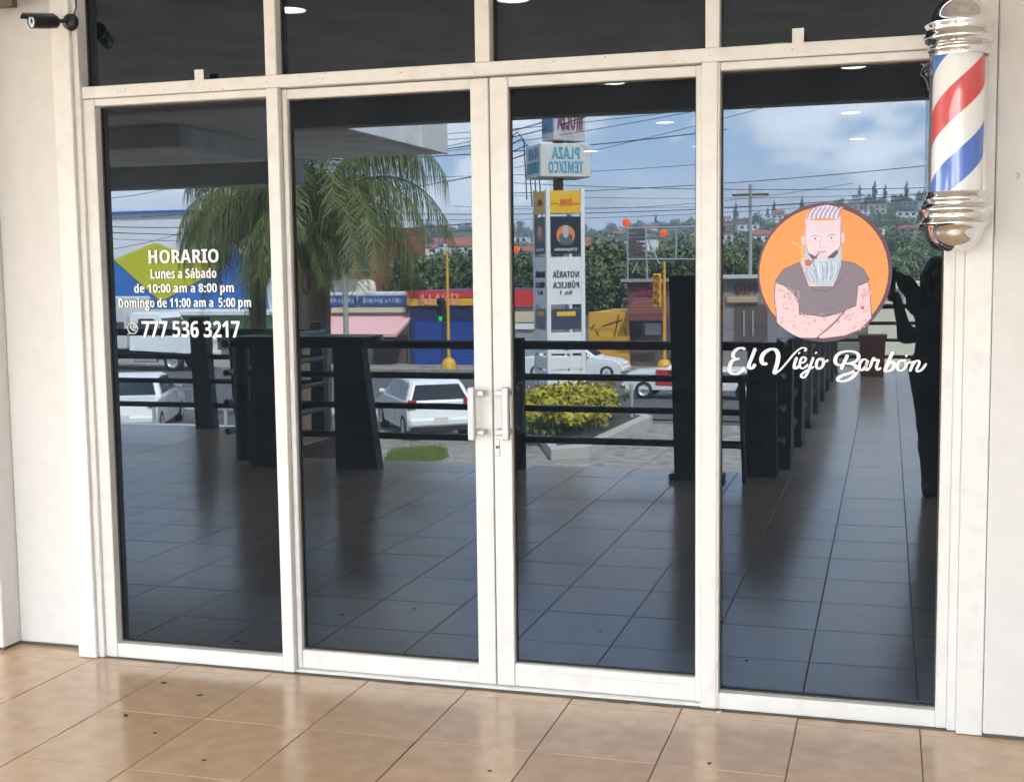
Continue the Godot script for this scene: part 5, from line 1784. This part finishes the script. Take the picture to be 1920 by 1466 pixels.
	var roofs := [["flat grey roof", lin(0.3, 0.29, 0.28)], ["red tiled roof", lin(0.32, 0.10, 0.06)]]
	var protos := {}
	for k in 96:
		var z := 190.0 + g.randf() * 600.0
		var x := g.randf_range(-0.55, 0.09) * (z + 4.4) + 1.4
		if k < 40:
			z = 300.0 + g.randf() * 560.0
			x = g.randf_range(-0.14, 0.05) * (z + 4.4) + 1.4
		var wi := g.randi_range(0, 4) if g.randf() < 0.6 else 0
		var ri := 1 if g.randf() < 0.3 else 0
		var key := "%d%d" % [wi, ri]
		var lab: String = "%s hillside house with %s" % [walls[wi][0], roofs[ri][0]]
		var grp: String = lab + " among the trees"
		var o: Node3D
		if protos.has(key):
			o = copy(protos[key], "hillside_house")
		else:
			o = house(lab, grp, mat("house_wall_%d" % wi, walls[wi][1], 0.85), mat("house_roof_%d" % ri, roofs[ri][1], 0.85), ri == 1)
			protos[key] = o
		o.position = Vector3(x, hill_y(x, z) + 4.6, z)
		o.rotation.y = g.randf_range(-0.6, 0.6)
		o.scale = Vector3(g.randf_range(0.8, 1.5), g.randf_range(0.6, 1.0), g.randf_range(0.7, 1.1))
func house(label: String, group: String, w: Material, r: Material, pitched: bool) -> Node3D:
	var t := thing("hillside_house", label, "house", Vector3.ZERO, 0.0, group)
	bx("wall", Vector3(0, -0.9, 0), Vector3(7.0, 10.2, 6.0), w, t)
	if pitched:
		begin()
		prism(P2([-3.4, 0.0, 3.4, 0.0, 0.0, 1.6]), 7.4, Transform3D(Basis(Vector3.UP, PI / 2), Vector3(0, 4.2, 0)))
		obj("roof", r, t)
	else:
		bx("roof", Vector3(0, 4.3, 0), Vector3(7.5, 0.25, 6.5), r, t)
		bx("roof_tank", Vector3(2.0, 4.9, 0.5), Vector3(1.1, 1.0, 1.1), mats["dark_rubber"], t, 0.2)
	for y in [0.6, 2.9]:
		for x in [-2.1, 0.1, 2.2]:
			bx("window", Vector3(x, y, -3.01), Vector3(1.1, 1.2, 0.06), mats["car_glass"], t)
	return t
func tree(at: Vector3, label: String) -> Node3D:
	var t := thing("broad_tree", label, "tree", at, 0.0, "trees behind the shop roofs")
	begin()
	tube([Vector3.ZERO, Vector3(0.1, 1.4, 0), Vector3(0.0, 3.0, 0.1)], [0.24, 0.2, 0.12], 10)
	for k in 5:
		var a := TAU * k / 5.0
		tube([Vector3(0.05, 2.0 + 0.2 * k, 0), Vector3(cos(a) * 1.3, 3.6 + 0.2 * k, sin(a) * 1.3)], [0.1, 0.03], 6)
	obj("trunk", mats["bark"], t)
	begin()
	leaf_cloud(Vector3(0, 4.4, 0), Vector3(2.9, 2.5, 2.9), 3600, 0.16, 33, 40)
	obj("crown", foliage("broad_leaf", lin(0.09, 0.125, 0.035)), t)
	return t

# ---------- the person with the telephone ----------
func flesh(bones: Array, lo: Vector3, hi: Vector3, cell: float, k: float) -> void:   # tapered capsules joined by a smooth minimum, meshed as surface nets
	var n := Vector3i(((hi - lo) / cell).ceil()) + Vector3i.ONE
	var sum := PackedFloat32Array()
	sum.resize(n.x * n.y * n.z)
	for b in bones:
		var p: Vector3 = b[0]
		var q: Vector3 = b[1]
		var m := maxf(b[2], b[3]) + 5.0 * k
		var a := Vector3i(((Vector3(minf(p.x, q.x), minf(p.y, q.y), minf(p.z, q.z)) - Vector3.ONE * m - lo) / cell).floor()).clamp(Vector3i.ZERO, n)
		var e := Vector3i(((Vector3(maxf(p.x, q.x), maxf(p.y, q.y), maxf(p.z, q.z)) + Vector3.ONE * m - lo) / cell).ceil()).clamp(Vector3i.ZERO, n)
		var d := q - p
		var dd := maxf(d.length_squared(), 1e-9)
		var sq: Vector3 = b[4] if b.size() > 4 else Vector3.ONE
		for x in range(a.x, e.x):
			for y in range(a.y, e.y):
				for z in range(a.z, e.z):
					var v := lo + Vector3(x, y, z) * cell
					var t := clampf((v - p).dot(d) / dd, 0.0, 1.0)
					var dist := ((v - p - d * t) / sq).length() - lerpf(b[2], b[3], t)
					sum[(x * n.y + y) * n.z + z] += exp(clampf(-dist / k, -30.0, 30.0))
	var at := func(x: int, y: int, z: int) -> float: return sum[(x * n.y + y) * n.z + z] - 1.0
	var verts := {}
	var steps := [Vector3i(0, 0, 0), Vector3i(1, 0, 0), Vector3i(0, 1, 0), Vector3i(1, 1, 0), Vector3i(0, 0, 1), Vector3i(1, 0, 1), Vector3i(0, 1, 1), Vector3i(1, 1, 1)]
	var edges := [[0, 1], [2, 3], [4, 5], [6, 7], [0, 2], [1, 3], [4, 6], [5, 7], [0, 4], [1, 5], [2, 6], [3, 7]]
	for x in n.x - 1:
		for y in n.y - 1:
			for z in n.z - 1:
				var f := []
				var mask := 0
				for i in 8:
					var s: Vector3i = steps[i]
					var g := sum[((x + s.x) * n.y + y + s.y) * n.z + z + s.z] - 1.0
					f.append(g)
					mask += 1 if g > 0.0 else 0
				if mask == 0 or mask == 8:
					continue
				var c := Vector3.ZERO
				var cnt := 0
				for ed in edges:
					var f0: float = f[ed[0]]
					var f1: float = f[ed[1]]
					if (f0 > 0.0) != (f1 > 0.0):
						var l0 := log(maxf(f0 + 1.0, 1e-9))
						var l1 := log(maxf(f1 + 1.0, 1e-9))
						c += Vector3(steps[ed[0]]).lerp(Vector3(steps[ed[1]]), clampf(l0 / (l0 - l1), 0.0, 1.0))
						cnt += 1
				var g0 := Vector3(f[1] - f[0] + f[3] - f[2] + f[5] - f[4] + f[7] - f[6], f[2] - f[0] + f[3] - f[1] + f[6] - f[4] + f[7] - f[5], f[4] - f[0] + f[5] - f[1] + f[6] - f[2] + f[7] - f[3])
				verts[Vector3i(x, y, z)] = [lo + (Vector3(x, y, z) + c / cnt) * cell, -g0.normalized()]
	for c in verts:
		for ax in 3:
			var s := Vector3i.ZERO
			s[ax] = 1
			var u := Vector3i.ZERO
			u[(ax + 1) % 3] = 1
			var w := Vector3i.ZERO
			w[(ax + 2) % 3] = 1
			var o: Vector3i = c + s
			if o.x >= n.x or o.y >= n.y or o.z >= n.z:
				continue
			if (at.call(c.x, c.y, c.z) > 0.0) == (at.call(o.x, o.y, o.z) > 0.0):
				continue
			var q := [c, c - u, c - u - w, c - w]
			if not (verts.has(q[1]) and verts.has(q[2]) and verts.has(q[3])):
				continue
			smooth_quad([verts[q[0]][0], verts[q[1]][0], verts[q[2]][0], verts[q[3]][0]], [verts[q[0]][1], verts[q[1]][1], verts[q[2]][1], verts[q[3]][1]])
func build_person() -> void:
	var cloth := mat("dark_clothes", lin(0.012, 0.013, 0.018), 0.85)
	var skin := mat("skin", lin(0.16, 0.085, 0.05), 0.55)
	var t := thing("person", "person in dark clothes with long hair, standing and holding up a telephone", "person", Vector3(1.74, 0, 4.52))
	var V := func(x: float, y: float, z: float) -> Vector3: return Vector3(x, y, z)
	var bones := [
		[V.call(0, 0.86, 0.0), V.call(0, 0.98, 0.0), 0.135, 0.115, Vector3(1.15, 1, 0.85)], [V.call(0, 0.98, 0.0), V.call(0, 1.2, 0.0), 0.115, 0.13, Vector3(1.1, 1, 0.8)],
		[V.call(-0.13, 1.29, 0.0), V.call(0.13, 1.29, 0.0), 0.07, 0.07], [V.call(0, 1.28, 0.01), V.call(0, 1.39, -0.01), 0.055, 0.048],
		[V.call(0, 1.42, -0.03), V.call(0, 1.50, -0.005), 0.068, 0.088], [V.call(0, 1.405, -0.06), V.call(0, 1.44, -0.05), 0.03, 0.045],
		[V.call(0, 1.455, -0.105), V.call(0, 1.485, -0.09), 0.014, 0.009],
		# arms: the left one lifted, the right one across the body
		[V.call(-0.12, 1.32, 0.0), V.call(-0.20, 1.43, 0.03), 0.062, 0.052], [V.call(-0.20, 1.43, 0.03), V.call(-0.262, 1.488, -0.09), 0.050, 0.030],
		[V.call(0.15, 1.29, 0.0), V.call(0.02, 1.10, -0.12), 0.060, 0.056], [V.call(0.02, 1.10, -0.12), V.call(-0.20, 1.09, -0.15), 0.056, 0.050], [V.call(-0.20, 1.09, -0.15), V.call(-0.262, 1.335, -0.165), 0.050, 0.030]]
	for s in [-1.0, 1.0]:
		bones.append([V.call(s * 0.075, 0.86, 0.0), V.call(s * 0.052, 0.48, -0.01), 0.105, 0.064])
		bones.append([V.call(s * 0.052, 0.48, -0.01), V.call(s * 0.042, 0.32, 0.015), 0.062, 0.060])
		bones.append([V.call(s * 0.042, 0.32, 0.015), V.call(s * 0.038, 0.085, 0.02), 0.060, 0.040])
		bones.append([V.call(s * 0.038, 0.045, 0.03), V.call(s * 0.042, 0.036, -0.14), 0.042, 0.038])
	begin()
	flesh(bones, Vector3(-0.42, -0.02, -0.32), Vector3(0.36, 1.64, 0.22), 0.0165, 0.012)
	obj("body", cloth, t)
	begin()
	flesh([[V.call(0, 1.50, 0.02), V.call(0, 1.53, 0.03), 0.105, 0.085], [V.call(-0.05, 1.47, 0.05), V.call(-0.07, 1.24, 0.08), 0.06, 0.05], [V.call(0.05, 1.47, 0.05), V.call(0.07, 1.24, 0.08), 0.06, 0.05], [V.call(0, 1.47, 0.06), V.call(0, 1.2, 0.1), 0.07, 0.05]], Vector3(-0.24, 1.1, -0.14), Vector3(0.24, 1.68, 0.24), 0.016, 0.012)
	obj("hair", mat("dark_hair", lin(0.010, 0.008, 0.007), 0.6), t)
	begin()
	flesh([[V.call(0, 1.43, -0.065), V.call(0, 1.49, -0.062), 0.040, 0.048], [V.call(0, 1.450, -0.108), V.call(0, 1.485, -0.104), 0.012, 0.008], [V.call(-0.018, 1.418, -0.104), V.call(0.018, 1.418, -0.104), 0.007, 0.007], [V.call(-0.03, 1.497, -0.102), V.call(-0.014, 1.497, -0.106), 0.006, 0.006], [V.call(0.014, 1.497, -0.106), V.call(0.03, 1.497, -0.102), 0.006, 0.006]], Vector3(-0.09, 1.34, -0.15), Vector3(0.09, 1.57, 0.02), 0.006, 0.004)
	obj("face", skin, t)
	# hands close on the edge of the telephone
	for hnd in [[V.call(-0.262, 1.492, -0.105), 1.0], [V.call(-0.262, 1.355, -0.16), -1.0]]:
		var w: Vector3 = hnd[0]
		var bs := [[w, w + Vector3(-0.02, 0.01 * hnd[1], -0.012), 0.024, 0.024]]
		for k in 4:
			var y := (k - 1.5) * 0.019
			var root := w + Vector3(-0.02, y, -0.008)
			var len := [0.9, 1.0, 0.95, 0.78][k] as float
			var mid := root + Vector3(-0.018 * len, 0, -0.018 + 0.012 * 0.0)
			bs.append([root, mid, 0.0095, 0.0085])
			bs.append([mid, mid + Vector3(-0.022 * len, 0, 0.010), 0.0085, 0.007])
		var th := w + Vector3(-0.005, 0.022 * hnd[1], 0.012)
		bs.append([th, th + Vector3(-0.028, 0.012 * hnd[1], 0.004), 0.0105, 0.008])
		begin()
		flesh(bs, w - Vector3(0.11, 0.07, 0.07), w + Vector3(0.06, 0.07, 0.07), 0.005, 0.0025)
		obj("hand", skin, t)
	var ph := thing("telephone", "black mobile telephone held up in the person's two hands", "telephone", Vector3(1.434, 1.385, 4.372))
	bx("case", Vector3(0, 0.078, 0), Vector3(0.074, 0.156, 0.009), mats["black_metal"], ph, 0.003)
	begin()
	lathe([Vector2(0.0, 0.0012), Vector2(0.006, 0.0012), Vector2(0.006, 0.0)], 12, Vector3(-0.01, 0.14, -0.0046), Basis(Vector3.RIGHT, -PI / 2))
	obj("lens", mats["car_glass"], ph)

# ---------- small things, lamps inside ----------
func build_small() -> void:
	# ceiling lamps inside the shop, seen through the dark film
	var lampm := mat("lamp_glow", lin(0.9, 0.95, 0.9), 0.4)
	lampm.emission_enabled = true
	lampm.emission = Color(0.95, 1.0, 0.96)
	lampm.emission_energy_multiplier = 6.0
	var off := mat("lamp_off", lin(0.5, 0.62, 0.4), 0.5)
	off.emission_enabled = true
	off.emission = Color(0.75, 1.0, 0.5)
	off.emission_energy_multiplier = 1.5
	for q in [[543, 18, 1], [962, -2, 1], [1460, 83, 0], [1601, 125, 1], [1595, 211, 1], [1608, 260, 1], [1430, 306, 1], [1247, 229, 1], [1108, 283, 1], [1312, 274, 1], [1240, 340, 1], [842, 124, 0], [1152, 155, 1]]:
		var p := on_floor(q[0], q[1], 2.795)
		if p.z < -11.0:
			continue
		var t := thing("ceiling_lamp", "round recessed ceiling lamp glowing inside the shop" if q[2] else "dim greenish round ceiling lamp inside the shop near the crossbar", "ceiling lamp", p, 0.0, "round lamps in the shop ceiling" if q[2] else "dim lamps in the shop ceiling")
		begin()
		lathe([Vector2(0.0, 0.0), Vector2(0.075, 0.0), Vector2(0.075, 0.004)], 20)
		obj("lamp_disc", lampm if q[2] else off, t)
		begin()
		lathe([Vector2(0.076, 0.004), Vector2(0.076, -0.004), Vector2(0.092, -0.002), Vector2(0.094, 0.004)], 20)
		obj("trim_ring", mats["sign_white"], t)
		if q[2]:
			var l := SpotLight3D.new()
			l.name = "lamp_light"
			t.add_child(l)
			l.position = Vector3(0, -0.02, 0)
			l.rotation.x = -PI / 2
			l.spot_angle = 70.0
			l.spot_range = 12.0
			l.light_energy = 0.12
			l.light_color = Color(0.85, 0.93, 1.0)
			l.light_size = 0.07
			l.shadow_enabled = true
	# litter on the tiles
	var lit := mat("dry_leaf", lin(0.05, 0.035, 0.02), 0.9)
	for q in [[306, 1281, "curled dark leaf scrap nearest the hours window"], [374, 1304, "flat dark leaf scrap on a tile"], [235, 1342, "dark leaf scrap lying on the joint line"], [290, 1375, "tiny brown crumb on a tile"], [382, 1426, "pair of brown crumbs stuck together"], [1330, 1432, "brown stain-like crumb below the orange emblem window"], [1348, 1336, "pale chip of plaster at the foot of the mullion"], [918, 1446, "tiny grey crumb in the door's reflection"]]:
		var p := on_floor(q[0], q[1], 0.001)
		var t := thing("floor_scrap", q[2], "litter", p)
		begin()
		var s := 0.012 if q[1] < 1350 else 0.007
		prism(P2([-s, -s * 0.3, -s * 0.2, -s * 0.6, s * 0.9, -s * 0.35, s * 1.1, s * 0.2, 0, s * 0.6, -s * 0.8, s * 0.3]), 0.003, Transform3D(Basis(Vector3.UP, q[0] * 0.01) * Basis(Vector3.RIGHT, -PI / 2 + 0.06), Vector3(0, 0.002, 0)))
		obj("scrap", mats["sign_white"] if "pale" in q[2] else lit, t)
	# sign edge at the top of the pier
	var e := on_front(30, 14, 0.12)
	var sg := thing("wall_sign", "bottom corner of a brown-backed sign on the pier", "sign", Vector3(e.x, e.y, 0.1))
	begin()
	prism(P2([0, 0, 0.0, 0.6, -0.9, 0.6, -0.9, 0.02]), 0.03, Transform3D(Basis(), Vector3(0, 0.0, 0.03)))
	obj("board", mat("sign_brown", lin(0.10, 0.08, 0.05), 0.7), sg)
	bx("bracket", Vector3(-0.3, 0.3, -0.03), Vector3(0.08, 0.3, 0.08), mats["steel_grey"], sg)
